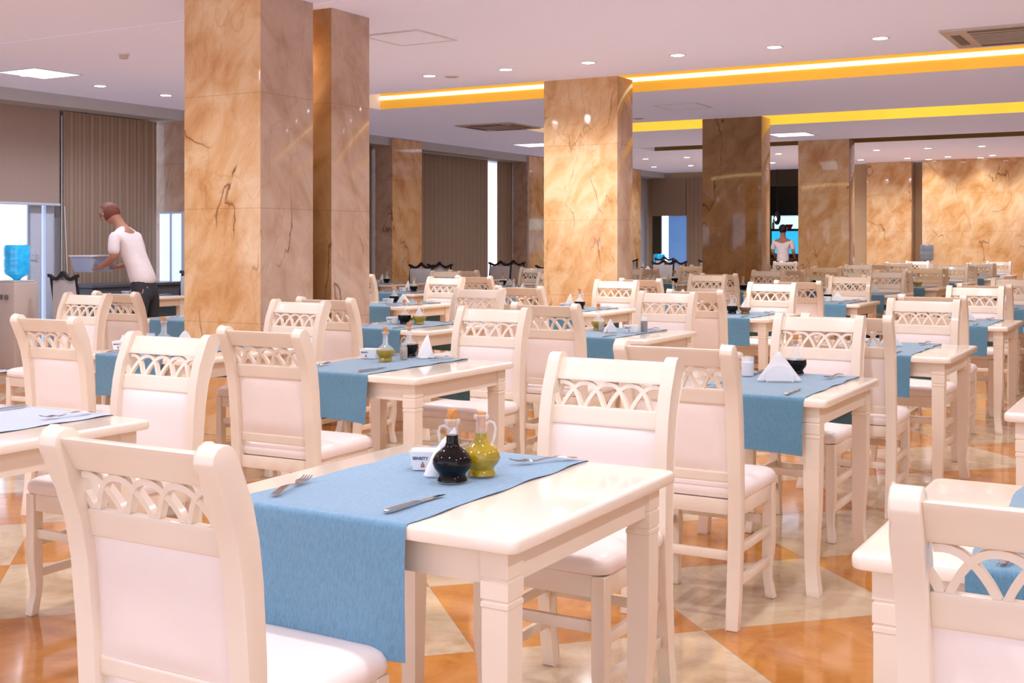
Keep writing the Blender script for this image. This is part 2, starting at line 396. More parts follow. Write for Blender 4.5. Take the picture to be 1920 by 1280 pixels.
def chair(x, y, rz, label, group=None, far=False):
    if far:
        o = obj('dining_chair', FARCH, None, (x, y, 0), rz); tag(o, label, 'chair', group); return o
    t = thing('dining_chair', label, 'chair', (x, y, 0), rz, group)
    for nm, me in CHP: obj(nm, me, t)
    return t

# dark-topped window chair: black wavy crest rail over a pale cloth back
def dark_chair_parts():
    ps = []
    for sx in (-1, 1):
        bm = bmesh.new()
        tube(bm, [(sx * .2, -.25, 0), (sx * .2, -.215, .25), (sx * .2, -.21, .45), (sx * .2, -.24, .75), (sx * .2, -.28, 1.0)], [.017, .018, .018, .016, .014], 8)
        ps.append(('back_post', fin(bm, 'back_post', M['black'], smooth=True)))
        bm = bmesh.new(); loft(bm, [(sx * .19, .19, .036, .036, .44), (sx * .19, .19, .03, .03, .1), (sx * .195, .195, .028, .028, 0)])
        ps.append(('leg', fin(bm, 'leg', M['black'], smooth=True)))
    bm = bmesh.new(); rs = []
    for i in range(25):
        u = -1 + 2 * i / 24; x = u * .235; z = 1.0 + .018 * math.cos(u * PI * 2) + .022 * math.exp(-(u / .18) ** 2); h = .02 + .014 * math.exp(-(u / .2) ** 2)
        rs.append([(x, -.295, z - h), (x, -.262, z - h), (x, -.265, z + h * .7), (x, -.298, z + h * .7)])
    rings(bm, rs); ps.append(('crest_rail', fin(bm, 'crest_rail', M['black'], smooth=True)))
    ps.append(('back_panel', boxmesh('back_panel', M['cushcloth'], (-.19, .19, -.268, -.236, .55, .965), bevel=.008)))
    ps.append(('seat_cushion', boxmesh('seat_cushion', M['cushcloth'], (-.215, .215, -.205, .215, .43, .49), bevel=.015)))
    return ps
DKP = dark_chair_parts()
def dark_chair(x, y, rz, label, group=None):
    t = thing('banquet_chair', label, 'chair', (x, y, 0), rz, group)
    for nm, me in DKP: obj(nm, me, t)
    return t

# ------------------------------------------------------------------ table meshes (0.86 square, origin at centre)
TW = .86; TH = .765
def tabletop_mesh():
    bm = bmesh.new()
    zs = [(TH - .034, -.010), (TH - .031, -.002), (TH - .026, 0), (TH - .010, 0), (TH - .004, -.002), (TH - .001, -.006), (TH, -.012)]
    rings(bm, [rrect(0, 0, TW + 2 * o, TW + 2 * o, .022, z, 4) for z, o in zs])
    return fin(bm, 'tabletop', M['top'], smooth=True)
def tleg(sx, sy):
    bm = bmesh.new(); x = sx * .362; y = sy * .362
    S = []
    for z, k, w in ((.731, 0, .066), (.672, 0, .066), (.670, 0, .060), (.666, 0, .060), (.664, 0, .066), (.627, 0, .066), (.625, 0, .060), (.621, 0, .060), (.619, 0, .066), (.610, 0, .066), (.608, 0, .062), (.50, 0, .062), (.34, -.001, .058), (.20, -.006, .050), (.12, -.008, .046), (.06, -.002, .047), (.025, .004, .050), (.004, .006, .050), (0, .006, .046)):
        S.append((x + sx * k, y + sy * k, w, w, z))
    loft(bm, S)
    return fin(bm, 'leg', M['paint'], smooth=True)
a_ = .362
TBP = [('tabletop', tabletop_mesh()),
       ('apron', boxmesh('apron', M['paint'], (-a_, a_, -a_ - .022, -a_ + .002, .655, .732), (-a_, a_, a_ - .002, a_ + .022, .655, .732), (-a_ - .022, -a_ + .002, -a_, a_, .655, .732), (a_ - .002, a_ + .022, -a_, a_, .655, .732))),
       ('leg', tleg(-1, -1)), ('leg', tleg(1, -1)), ('leg', tleg(-1, 1)), ('leg', tleg(1, 1))]
def table(x, y, rz, label, group=None):
    t = thing('dining_table', label, 'table', (x, y, 0), rz, group)
    for nm, me in TBP: obj(nm, me, t)
    return t
def runner_mesh(near=.56, far=.56, seed=0, ripple=1.0, W=.49):
    rnd = random.Random(seed); bm = bmesh.new(); nx = 14
    hw = TW / 2; e = .004; path = []
    z0 = near; zt = TH + .0025
    for i in range(9): path.append((-hw - e, z0 + (TH - .012 - z0) * i / 8, 'n'))
    for a in (30, 60): path.append((-hw - e + .012 * (1 - math.cos(R(a))), TH - .012 + (.0145) * math.sin(R(a)), 't'))
    for i in range(25): path.append((-hw + .008 + (TW - .016) * i / 24, zt, 't'))
    for a in (60, 30): path.append((hw + e - .012 * (1 - math.cos(R(a))), TH - .012 + (.0145) * math.sin(R(a)), 't'))
    for i in range(9): path.append((hw + e, TH - .012 - (TH - .012 - far) * i / 8, 'f'))
    ph = [rnd.uniform(0, 6) for _ in range(6)]
    g = []
    for j, (y, z, k) in enumerate(path):
        row = []
        for i in range(nx + 1):
            u = -1 + 2 * i / nx
            edge = .004 * ripple * math.sin(y * 23 + ph[0]) * (k == 't') + .003 * math.sin(z * 11 + ph[1]) * (k != 't')
            x = u * (W / 2 + (edge if abs(u) > .7 else 0)); yy = y; zz = z
            if k == 'n': s = min(1, (TH - z) / .3); yy -= s * (.008 + .007 * math.sin(u * 4 + ph[2])) ; zz += s * .008 * math.sin(u * 2.5 + ph[3])
            if k == 'f': s = min(1, (TH - z) / .25); yy += s * (.008 + .007 * math.sin(u * 4 + ph[4])); zz += s * .008 * math.sin(u * 2.5 + ph[5])
            if k == 't' and abs(y) < hw - .03:
                zz += .0012 * ripple * (1 + math.sin(y * 31 + u * 5 + ph[2])) * (.3 + .7 * abs(u))
            row.append(bm.verts.new((x, yy, zz)))
        g.append(row)
    for a, b in zip(g, g[1:]):
        for i in range(nx): bm.faces.new((a[i], a[i + 1], b[i + 1], b[i]))
    return fin(bm, 'table_runner', M['runner'], smooth=True)
RUN = [runner_mesh(.55, .555, s) for s in range(4)]
for me in RUN: me.materials[0] = M['runner2']
M['runner_glare'] = mat_runner('runner_cloth_glare', (.50, .56, .70), (.42, .48, .62)); RUN_GLARE = runner_mesh(.55, .555, 21); RUN_GLARE.materials[0] = M['runner_glare']  # runner cloth paled in colour to imitate glare

# ------------------------------------------------------------------ tableware meshes
def fork_mesh():
    bm = bmesh.new(); L = .195
    S = [(0, .007), (.012, .0095), (.05, .0075), (.09, .0045), (.115, .0035), (.130, .006), (.143, .0115), (.153, .0125)]
    def zc(y): return .004 + .010 * math.sin(min(1, y / .13) * PI) ** 2 * .8 + (.004 if y > .13 else 0)
    rings(bm, [[(-w, y, zc(y)), (w, y, zc(y)), (w * .8, y, zc(y) + .0028), (-w * .8, y, zc(y) + .0028)] for y, w in S])
    for k in range(4):
        x = -.0108 + .0072 * k
        rings(bm, [[(x - t, y, z), (x + t, y, z), (x + t, y, z + .0022), (x - t, y, z + .0022)] for y, t, z in ((.150, .0026, .008), (.165, .0019, .0065), (.182, .0016, .009), (.195, .0007, .013))])
    return fin(bm, 'fork', M['steel'], smooth=True)
def knife_meshes():
    bm = bmesh.new()
    rings(bm, [rr for rr in [[(-w, y, .0015), (w, y, .0015), (w, y, .0015 + h), (-w, y, .0015 + h)] for y, w, h in ((0, .005, .004), (.01, .0085, .006), (.06, .0075, .006), (.11, .0058, .006), (.122, .005, .005))]])
    h = fin(bm, 'handle', M['steel'], smooth=True)
    bm = bmesh.new()
    rings(bm, [[(a, y, .002), (b, y, .002), (b, y, .0035), (a, y, .0035)] for y, a, b in ((.120, -.004, .006), (.14, -.009, .006), (.18, -.010, .006), (.205, -.006, .0055), (.218, .002, .004))])
    return h, fin(bm, 'blade', M['steel'], smooth=True)
FORK = fork_mesh(); KNH, KNB = knife_meshes()

BOT = [(0, .0005), (.034, .0005), (.037, .004), (.036, .010), (.032, .017), (.035, .024), (.044, .034), (.0485, .046), (.0475, .058), (.040, .070), (.028, .080), (.0185, .088), (.0145, .098), (.0135, .120), (.014, .140), (.0195, .146), (.0205, .152), (.0175, .156), (.0150, .1565)]
def bottle_glass():
    bm = bmesh.new(); lathe(bm, BOT[1:], 28)
    return fin(bm, 'glass_body', M['glass'], smooth=True)
def liquid(mat, top):
    bm = bmesh.new(); pr = [(0, .003)]
    for r, z in BOT[2:]:
        if z < top: pr.append((r + .0004, z))
    pr += [(pr[-1][0], top), (0, top)]; pr[0] = (0, .0002)
    lathe(bm, pr, 28); return fin(bm, 'liquid', mat, smooth=True)
def cork_mesh(lo, hi):
    bm = bmesh.new(); lathe(bm, [(0, lo), (.0095, lo), (.0112, .150), (.0125, .157), (.0125, hi - .002), (.0118, hi), (0, hi)], 16); return fin(bm, 'cork', M['cork'], smooth=True)
def handle_mesh():
    bm = bmesh.new(); tube(bm, [(.013, 0, .132), (.022, 0, .138), (.033, 0, .134), (.037, 0, .120), (.034, 0, .100), (.029, 0, .084), (.030, 0, .074)], .0036, 8)
    return fin(bm, 'handle', M['glass'], smooth=True)
BG = bottle_glass(); BHd = handle_mesh(); CK = cork_mesh(.135, .178); CKL = cork_mesh(.110, .160)
LV = liquid(M['vinegar'], .116); LO = liquid(M['oil'], .108); LOL = liquid(M['oil'], .060); LVL = liquid(M['vinegar'], .066); LA = liquid(M['amber'], .056)
def bottle(kind, x, y, z, rz, label, group=None, sc=1.0, far=False):
    liq = {'v': LV, 'o': LO, 'ol': LOL, 'vl': LVL, 'a': LA}[kind]
    t = thing('vinegar_bottle' if kind[0] in 'v' else 'oil_bottle' if kind[0] == 'o' else 'vinegar_bottle', label, 'bottle', (x, y, z), rz, group)
    t.scale = (sc, sc, sc)
    obj('glass_body', BG, t); obj('liquid', liq, t); obj('cork', CKL if kind == 'o' else CK, t)
    if not far: obj('handle', BHd, t)
    return t
def tray_mesh():
    bm = bmesh.new(); h = .048
    rings(bm, [rrect(0, 0, .082, .058, .008, .0, 3), rrect(0, 0, .100, .072, .009, h, 3), rrect(0, 0, .094, .066, .007, h, 3), rrect(0, 0, .078, .054, .006, .006, 3)], cap=True)
    return fin(bm, 'body', M['porcelain'], smooth=True)
TRAY = tray_mesh()
def text_mesh(s, size):
    cu = bpy.data.curves.new('txt', 'FONT'); cu.body = s; cu.size = size; cu.align_x = 'CENTER'; cu.align_y = 'CENTER'; cu.extrude = .0002; cu.offset = size * .02
    o = bpy.data.objects.new('txt', cu); C.objects.link(o); bpy.context.view_layer.update()
    me = bpy.data.meshes.new_from_object(o.evaluated_get(bpy.context.evaluated_depsgraph_get()))
    bpy.data.objects.remove(o); me.materials.clear(); me.materials.append(M['ink']); return me
TXT = text_mesh('SENSITY', .0112)
def emblem_mesh():
    bm = bmesh.new()
    for (x, y, s) in ((0, .0055, .0022), (-.0026, .001, .0019), (.0024, .0006, .0022), (-.003, -.004, .0024), (.001, -.004, .002), (.0036, -.0038, .0016)):
        lathe(bm, [(0, 0), (s, 0), (s, .0004), (0, .0004)], 8, x, y)
    return fin(bm, 'emblem', M['red'])
EMB = emblem_mesh()
def tray(x, y, z, rz, label, group=None, detail=True):
    t = thing('condiment_tray', label, 'tray', (x, y, z), rz, group)
    obj('bowl', TRAY, t)
    o = obj('lettering', TXT, t, (-.018, -.0343, .031)); o.rotation_euler = (R(90) + .14, 0, 0); o['label'] = 'dark SENSITY lettering'
    o = obj('emblem', EMB, t, (-.012, -.0320, .014)); o.rotation_euler = (R(90) + .14, 0, 0); o['label'] = 'small red emblem'
    return t
def packet_mesh():
    return boxmesh('sugar_packet', M['paper'], (-.016, .016, -.0025, .0025, 0, .045), bevel=.001)
PKT = packet_mesh()
def napkin_fold_mesh():
    # paper napkin folded to a tall wedge that stands on its open edges
    bm = bmesh.new(); n = 12; rs = []
    for (z, hw, hd, lean) in ((0, .040, .021, 0), (.006, .043, .020, 0), (.035, .034, .016, .003), (.07, .023, .011, .008), (.10, .011, .006, .012), (.118, .003, .002, .015)):
        r = []
        for i in range(n):
            a = 2 * PI * i / n; k = 1 + .16 * math.cos(3 * a + z * 30)
            r.append((hw * math.cos(a) * k + lean, hd * math.sin(a) * k, z))
        rs.append(r)
    rings(bm, rs); return fin(bm, 'folded_napkin', M['paper'], smooth=True)
NAPF = napkin_fold_mesh()
def napkin_tri_mesh():
    bm = bmesh.new()
    for k in range(5):
        y = -.010 + .005 * k; s = 1 - .04 * abs(k - 2); off = .003 * (k - 2)
        rings(bm, [[(-.074 * s + off, y - .0016, .004), (.074 * s + off, y - .0016, .004), (.074 * s + off, y + .0016, .004), (-.074 * s + off, y + .0016, .004)],
                   [(-.066 * s + off, y - .0016, .016), (.066 * s + off, y - .0016, .016), (.066 * s + off, y + .0016, .016), (-.066 * s + off, y + .0016, .016)],
                   [(-.004 + off, y - .001, .100 * s), (.004 + off, y - .001, .100 * s), (.004 + off, y + .001, .100 * s), (-.004 + off, y + .001, .100 * s)]])
    return fin(bm, 'triangle_napkins', M['paper'])
NAPT = napkin_tri_mesh()
def holder_side(y, s=1.0):
    bm = bmesh.new(); n = 14; pts = [(-.045, 0), (.045, 0)] + [(.047 * math.cos(PI * i / n), .018 + .036 * math.sin(PI * i / n)) for i in range(n + 1)]
    a = [bm.verts.new((p[0], y, p[1])) for p in pts]; b = [bm.verts.new((p[0], y + .003, p[1])) for p in pts]
    bm.faces.new(a); bm.faces.new(b)
    for i in range(len(a)): j = (i + 1) % len(a); bm.faces.new((a[i], a[j], b[j], b[i]))
    return fin(bm, 'side_plate', M['porcelain'], bevel=.0008, seg=1)
HS1 = holder_side(-.020); HS2 = holder_side(.017)
HSB = boxmesh('base', M['porcelain'], (-.042, .042, -.020, .020, 0, .0035))
def napkin_holder(x, y, z, rz, label, group=None, nlabel='fan of white paper napkins folded to a triangle', sc=1.0):
    t = thing('napkin_holder', label, 'napkin holder', (x, y, z), rz, group); t.scale = (sc,) * 3
    obj('side_plate', HS1, t); obj('side_plate', HS2, t); obj('base', HSB, t)
    n = obj('paper_napkins', NAPT, None, (x, y, z + .0005), rz); n.scale = (sc,) * 3; tag(n, nlabel, 'napkins')
    return t
def shaker(x, y, z, rz, label, group=None):
    t = thing('pepper_shaker', label, 'shaker', (x, y, z), rz, group)
    bm = bmesh.new(); lathe(bm, [(0, .001), (.017, .001), (.0175, .05), (.015, .056), (0, .057)], 16); obj('pepper_fill', fin(bm, 'pepper_fill', M['pepper'], smooth=True), t)
    bm = bmesh.new(); lathe(bm, [(.018, .0), (.0195, .002), (.019, .060), (.016, .066), (.016, .074), (.013, .079), (0, .080)], 18); obj('glass_jar', fin(bm, 'glass_jar', M['glass'], smooth=True), t)
    bm = bmesh.new(); tube(bm, [(-.012, 0, .078)] + [(-.014 * math.cos(PI * i / 8), 0, .09 + .022 * math.sin(PI * i / 8)) for i in range(9)] + [(.012, 0, .078)], .0022, 6); obj('carry_loop', fin(bm, 'carry_loop', M['glass'], smooth=True), t)
    return t
def jar(x, y, z, label, fillmat, h=.085, r=.026):
    t = thing('glass_jar', label, 'jar', (x, y, z))
    bm = bmesh.new(); lathe(bm, [(0, .002), (r - .002, .002), (r - .002, h * .72), (0, h * .72)], 20); obj('filling', fin(bm, 'filling', fillmat, smooth=True), t)
    bm = bmesh.new(); lathe(bm, [(r - .001, .0), (r, .003), (r, h * .92), (r + .002, h), (r - .0005, h), (r - .0015, h * .9), (r - .0015, h * .74)], 20); obj('glass', fin(bm, 'glass', M['glass'], smooth=True), t)
    return t

# ------------------------------------------------------------------ floor, ceiling, walls
XW = -12.1
XE, YN, YF = 3.2, -3.2, 28.0
struct('floor', boxmesh('floor', M['floor'], (XW - .3, XE, YN, 30.6, -.1, 0)))
# ceiling slabs between recessed slots
c1a, c1b, c2a, c2b, c3a, c3b = 11.43, 12.8, 16.05, 17.35, 20.3, 21.2
XC = -11.65; XSL = -9.05
CT = CEIL + .45
bs = [(XC, XE, YN, 6.88, CEIL, CT), (XC, XE, 6.90, c1a, CEIL, CT), (XC, XE, 6.88, 6.90, CEIL + .03, CT), (XC, XE, c1b, c2a, CEIL, CT), (XC, XE, c2b, c3a, CEIL, CT), (XC, XE, c3b, YF + 2.6, CEIL, CT),
      (XC, XSL - .3, c1a, c1b, CEIL, CT), (XC, XSL, c2a, c2b, CEIL, CT), (XC, XSL, c3a, c3b, CEIL, CT)]
for a, b in ((c1a, c1b), (c2a, c2b), (c3a, c3b)): bs.append((XSL - .3, XE, a, b, CEIL + .28, CT))
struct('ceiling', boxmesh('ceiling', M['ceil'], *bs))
# gold face on the far side of every slot; its light level is in the material
def cove(n, y, xl, mat, led):
    t = obj('trim_%d' % n, boxmesh('cove_face', mat, (xl, XE, y - .02, y - .001, CEIL + .001, CEIL + .27), (xl, XE, y - 1.2, y - .02, CEIL + .262, CEIL + .279))); t['kind'] = 'structure'
    if led: obj('light_strip', boxmesh('light_strip', M['led'], (xl, XE, y - .032, y - .021, CEIL + .12, CEIL + .168)), t)
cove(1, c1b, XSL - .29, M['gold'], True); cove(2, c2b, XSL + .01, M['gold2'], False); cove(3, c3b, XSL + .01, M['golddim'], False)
struct('trim_4', boxmesh('pelmet', M['fascia'], (XW - .3, XC, YN, YF, 2.97, CT)))
M['marble_deep_shade'] = mat_marble('amber_marble_deep_shade', (.34, .19, .07), (.42, .25, .10), (.24, .12, .04), (.10, .04, .01))  # amber marble darkened in colour to imitate shade on pillar fronts
def shade_faces(me, flip=False, front='marble'):  # shade painted per face: one facing gets the duller marble
    me.materials.clear(); me.materials.append(M[front]); me.materials.append(M['marble_shaded'])
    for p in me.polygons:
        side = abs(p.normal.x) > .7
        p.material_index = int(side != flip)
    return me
# window wall: piers and glazed bays
piers = [(6.9, 7.75), (11.56, 12.42), (16.2, 17.07), (20.86, 21.7), (25.5, 26.35)]
for i, (a, b) in enumerate(piers):
    if i == 0: continue
    struct('pillar', shade_faces(boxmesh('wall_pier', M['marble'], (XW - .25, -11.6, a, b, 0, 3.09)), True), ['', 'shade-toned marble wall pier just left of the big front pillar', 'marble wall pier right of the rear big pillar, left face painted as shaded', 'second marble wall pier, left edge of the middle pillar', 'sliver of marble wall pier right of the middle pillar'][i], 'pillar')
def glazed(n, y0, y1, door=None):
    w = obj('window_%d' % n, boxmesh('window_frame', M['frame'], (XW - .04, XW + .02, y0, y0 + .06, 0, 2.97), (XW - .04, XW + .02, y1 - .06, y1, 0, 2.97), (XW - .04, XW + .02, (y0 + y1) / 2 - .03, (y0 + y1) / 2 + .03, 0, 2.97))); w['kind'] = 'structure'
    p = obj('pane', boxmesh('pane', M['pane'], (XW - .015, XW - .01, y0 + .06, y1 - .06, .05, 2.96)), w)
glazed(2, 12.42, 16.2); glazed(3, 17.07, 20.86); glazed(4, 21.7, 25.5)
# first bay: glass door seen below the roller blind
d = obj('door_1', boxmesh('door_frame', M['frame'], (XW - .04, XW + .03, 9.50, 9.66, 0, 2.4), (XW - .04, XW + .03, 9.72, 9.84, 0, 2.97), (XW - .04, XW + .03, 7.8, 7.92, 0, 2.97), (XW - .04, XW + .03, 7.9, 9.66, 0, .12), (XW - .04, XW + .03, 7.9, 9.84, 2.34, 2.44))); d['kind'] = 'structure'
obj('pane', boxmesh('pane', M['pane'], (XW - .015, XW - .01, 7.92, 9.50, .12, 2.34)), d)
bm = bmesh.new(); box(bm, XW + .03, XW + .04, 9.57, 9.60, 1.14, 1.28); tube(bm, [(XW + .035, 9.585, 1.22), (XW + .08, 9.585, 1.22), (XW + .085, 9.56, 1.22), (XW + .085, 9.48, 1.22)], .006, 8)
obj('door_handle', fin(bm, 'door_handle', M['frame'], smooth=True), d)
struct('wall_left', boxmesh('wall_left', M['fascia'], (XW - .12, XW - .02, YN, 7.8, 0, 2.97), (XW - .12, XW - .02, 9.84, 11.36, 0, 2.97), (XW - .12, XW - .02, 26.35, YF, 0, 2.97)))

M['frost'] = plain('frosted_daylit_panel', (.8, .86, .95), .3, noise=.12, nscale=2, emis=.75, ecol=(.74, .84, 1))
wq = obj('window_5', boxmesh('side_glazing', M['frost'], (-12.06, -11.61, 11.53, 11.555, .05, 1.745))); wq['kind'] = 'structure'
obj('frame', boxmesh('frame', M['frame'], (-12.08, -11.60, 11.52, 11.557, 1.745, 1.77), (-11.86, -11.83, 11.515, 11.53, .05, 1.745), (-11.65, -11.60, 11.515, 11.53, .0, 1.745)), wq)
# blinds and curtains
t = thing('roller_blind', 'half-lowered taupe roller blind above the bright glass door', 'blind', (XW + .12, 8.8, 0))
obj('fabric', boxmesh('fabric', M['blind'], (-.002, .002, -1.3, 1.04, 1.83, 2.969)), t)
obj('bottom_bar', boxmesh('bottom_bar', M['frame'], (-.012, .012, -1.3, 1.05, 1.805, 1.835), bevel=.004), t)
bm = bmesh.new(); tube(bm, [(.02, 1.06, 2.9), (.02, 1.06, 1.0), (.02, 1.075, .95), (.02, 1.10, .93), (.02, 1.125, .95), (.02, 1.14, 1.0), (.02, 1.10, 1.8)], .006, 6)
obj('cord', fin(bm, 'cord', M['trimw'], smooth=True), t)
def curtain(y0, y1, label, x=XW + .12, z0=.03, amp=.006, axis='y'):
    bm = bmesh.new(); n = int((y1 - y0) / .0183); g = []
    for i in range(n + 1):
        y = y0 + (y1 - y0) * i / n; o = amp * math.sin(y * 2 * PI / .11)
        g.append([bm.verts.new((o, y, z) if axis == 'y' else (y, o, z)) for z in (z0, 1.0, 2.0, 2.96)])
    for a, b in zip(g, g[1:]):
        for k in range(3): bm.faces.new((a[k], b[k], b[k + 1], a[k + 1]))
    o = obj('curtain', fin(bm, 'curtain', M['curtain'], smooth=True), None, (x, 0, 0) if axis == 'y' else (0, x, 0))
    return tag(o, label, 'curtain')
curtain(9.9, 11.40, 'taupe pleated curtain behind the waiter, beside the glass door')
curtain(12.5, 16.15, 'taupe pleated curtain hidden mostly by the big front pillar')
curtain(17.12, 19.9, 'taupe pleated curtain left of the bright slit of daylight')
curtain(20.25, 20.84, 'narrow taupe curtain edge right of the bright slit of daylight')
curtain(21.75, 25.45, 'taupe pleated curtain hidden mostly by the middle pillar')

# free-standing marble pillars
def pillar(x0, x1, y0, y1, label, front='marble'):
    return struct('pillar', shade_faces(boxmesh('pillar', M['marble'], (x0, x1, y0, y1, 0, CEIL - .0005), bevel=.003), False, front), label, 'pillar')
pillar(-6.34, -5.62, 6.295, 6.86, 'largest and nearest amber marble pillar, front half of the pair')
pillar(-6.30, -5.61, 7.06, 7.53, 'marble pillar close behind the nearest one, narrow shadow gap between', 'marble_deep_shade')
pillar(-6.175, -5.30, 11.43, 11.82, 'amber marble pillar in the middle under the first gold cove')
pillar(-6.12, -5.255, 16.05, 16.43, 'marble pillar painted dark for shade, with lamp reflections, right of centre', 'marble_deep_shade')
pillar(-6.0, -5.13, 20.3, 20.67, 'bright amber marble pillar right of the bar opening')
# end wall
def px_x(px, y): return -y * math.tan(YAW - math.atan((px - 960) / F))
YB = 26.6
struct('wall_back', boxmesh('wall_back', M['beige'], (px_x(1600, 27) - .6, XE, 27.0, 27.2, 0, CEIL + .3), (XW - .3, -9.7, YF, YF + .2, 0, CEIL + .3)))
struct('wall_right_light_block', boxmesh('wall_right_light_block', M['trimw'], (XE, XE + .1, 0, 27, 0, CEIL + .4)))  # unseen wall added to shut out side light
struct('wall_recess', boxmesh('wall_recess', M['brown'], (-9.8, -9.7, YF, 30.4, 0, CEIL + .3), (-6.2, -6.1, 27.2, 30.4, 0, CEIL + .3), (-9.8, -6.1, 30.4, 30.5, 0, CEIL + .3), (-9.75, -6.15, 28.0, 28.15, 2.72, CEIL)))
pillar(px_x(1625, YB), px_x(1709, YB), YB, 26.97, 'amber marble pilaster on the end wall, left of the water dispenser')
struct('wall_back_marble', boxmesh('wall_back_marble', M['marble'], (px_x(1729, 26.4), XE, 26.4, 26.98, 0, CEIL)))
# curtained left piece of the end wall with doorway
curtain(XW + .55, px_x(1222, 27.8), 'dark taupe curtain left of the far blue doorway', x=27.85, axis='x')
curtain(px_x(1286, 27.8), -9.75, 'dark taupe curtain between the far blue doorway and shade-toned pillar', x=27.85, axis='x')
bx0, bx1 = px_x(1222, 27.85), px_x(1286, 27.85)
struct('trim_5', boxmesh('door_header', M['curtain'], (bx0, bx1, 27.84, 27.87, 2.03, 2.96)))
M['daylit'] = plain('frosted_blue_door', (.18, .32, .62), .4, noise=.25, nscale=1.2, emis=.3, ecol=(.22, .42, .85))
M['bright'] = plain('daylit_glass', (1, 1, 1), .3, noise=0, emis=3.0, ecol=(.80, .95, 1))
w2 = bx1 - bx0
d2 = obj('door_2', boxmesh('door_leaf', M['brown'], (bx0, bx0 + .26 * w2, 27.9, 27.95, 0, 2.03))); d2['kind'] = 'structure'
obj('glass_strip', boxmesh('glass_strip', M['bright'], (bx0 + .22 * w2, bx0 + .47 * w2, 27.955, 27.97, 0, 2.03)), d2)
obj('frosted_panel', boxmesh('frosted_panel', M['daylit'], (bx0 + .47 * w2, bx1, 27.9, 27.95, 0, 2.03)), d2)

# ------------------------------------------------------------------ ceiling fittings and light
DL_RING = None
def downlight(x, y, label=None, watt=60, col=(1, .90, .80), lit=True, visible=True, spread=150):
    if visible:
        t = thing('ceiling_downlight' if lit else 'ceiling_disc', label, 'ceiling light' if lit else 'ceiling fitting', (x, y, CEIL), 0, 'recessed downlights' if lit else None)
        global DL_RING, DL_LENS
        if DL_RING is None:
            bm = bmesh.new(); lathe(bm, [(.062, 0), (.080, 0), (.080, -.004), (.074, -.009), (.062, -.006), (.062, 0)], 24); DL_RING = fin(bm, 'ring', M['trimw'], smooth=True)
            bm = bmesh.new(); lathe(bm, [(0, -.0005), (.0615, -.0005), (.058, -.007), (.04, -.010), (0, -.011)], 24); DL_LENS = fin(bm, 'lens', M['lamp'], smooth=True)
        obj('ring', DL_RING, t)
        ln = obj('lens', DL_LENS, t)
        if not lit: ln.data = DL_OFF()
    if lit and watt:
        L = bpy.data.lights.new('lamp', 'SPOT'); L.energy = watt; L.color = col; L.spot_size = R(spread); L.spot_blend = .8; L.shadow_soft_size = .07
        lo = bpy.data.objects.new('downlight_or_fill_lamp', L); C.objects.link(lo); lo.location = (x, y, CEIL - .04)  # serves real downlights and the added fill lamps
_off = []
def DL_OFF():
    if not _off:
        bm = bmesh.new(); lathe(bm, [(0, -.0005), (.0615, -.0005), (.058, -.007), (0, -.009)], 24); _off.append(fin(bm, 'lens', M['vent'], smooth=True))
    return _off[0]
W0 = 75
names6 = ['leftmost', 'second from left', 'third from left', 'fourth from left', 'fifth from left', 'rightmost']
for i in range(6): downlight(-7.0 + i * .925, 10.44, 'round lit downlight, %s of the six before the gold cove' % names6[i], W0)
for i, n in enumerate(['leftmost', 'middle', 'right']): downlight(-10.63, 8.3 + i * .98, 'round lit downlight, %s of three along the window side' % n, W0 * .6, (1, .92, .9))
k = 0
for (yy, xs) in ((23.0, (-10.02, -9.1, -8.15, -7.19, -6.25, -5.30, -4.37, -3.43)), (25.5, (-10.9, -10.0, -9.05, -8.1, -7.15, -6.2, -5.25, -4.45, -3.6, -2.9))):
    for i, x in enumerate(xs):
        downlight(x, yy, 'small lit downlight in the %s far row, number %d from left' % ('front' if yy < 24 else 'rear', i + 1), W0 * (1.0 if yy < 24 else .6))
for i, x in enumerate((-4.95, -3.92, -2.9)): downlight(x, 26.12, 'wall-washing downlight at the marble end wall, %s' % ['leftmost', 'second', 'third'][i], 15, (1, .82, .6), spread=120)
# unlit discs
for (x, y, lb) in ((-6.84, 10.62, 'small unlit ceiling disc beside the middle downlights'), (-6.86, 15.5, 'small unlit ceiling disc before the second gold cove')): downlight(x, y, lb, 0, lit=False)
# fill lamps added before, above and inside the view, without fittings
for y in (1.0, 2.8, 4.8, 7.0, 8.8):
    for x in (-8.6, -6.2, -3.8, -1.4, 1.0): downlight(x, y, watt=W0 * 1.0, visible=False)
for y, xs in ((14.3, (-9.9, -2.2)), (18.6, (-9.6, -7.6, -4.0, -1.8))):  # more fill lamps added deeper in the room, without fittings
    for x in xs: downlight(x, y, watt=W0 * .8, visible=False)
# cove glow
for (y, x0, x1, p) in ((12.3, -9.0, 3, 18), (16.7, -8.8, 3, 14)):
    L = bpy.data.lights.new('cove_lamp', 'AREA'); L.shape = 'RECTANGLE'; L.size = x1 - x0; L.size_y = .1; L.energy = p; L.color = (1, .72, .25)
    lo = bpy.data.objects.new('cove_lamp', L); C.objects.link(lo); lo.location = ((x0 + x1) / 2, y - .45, CEIL + .2); lo.rotation_euler = (R(80), 0, 0)
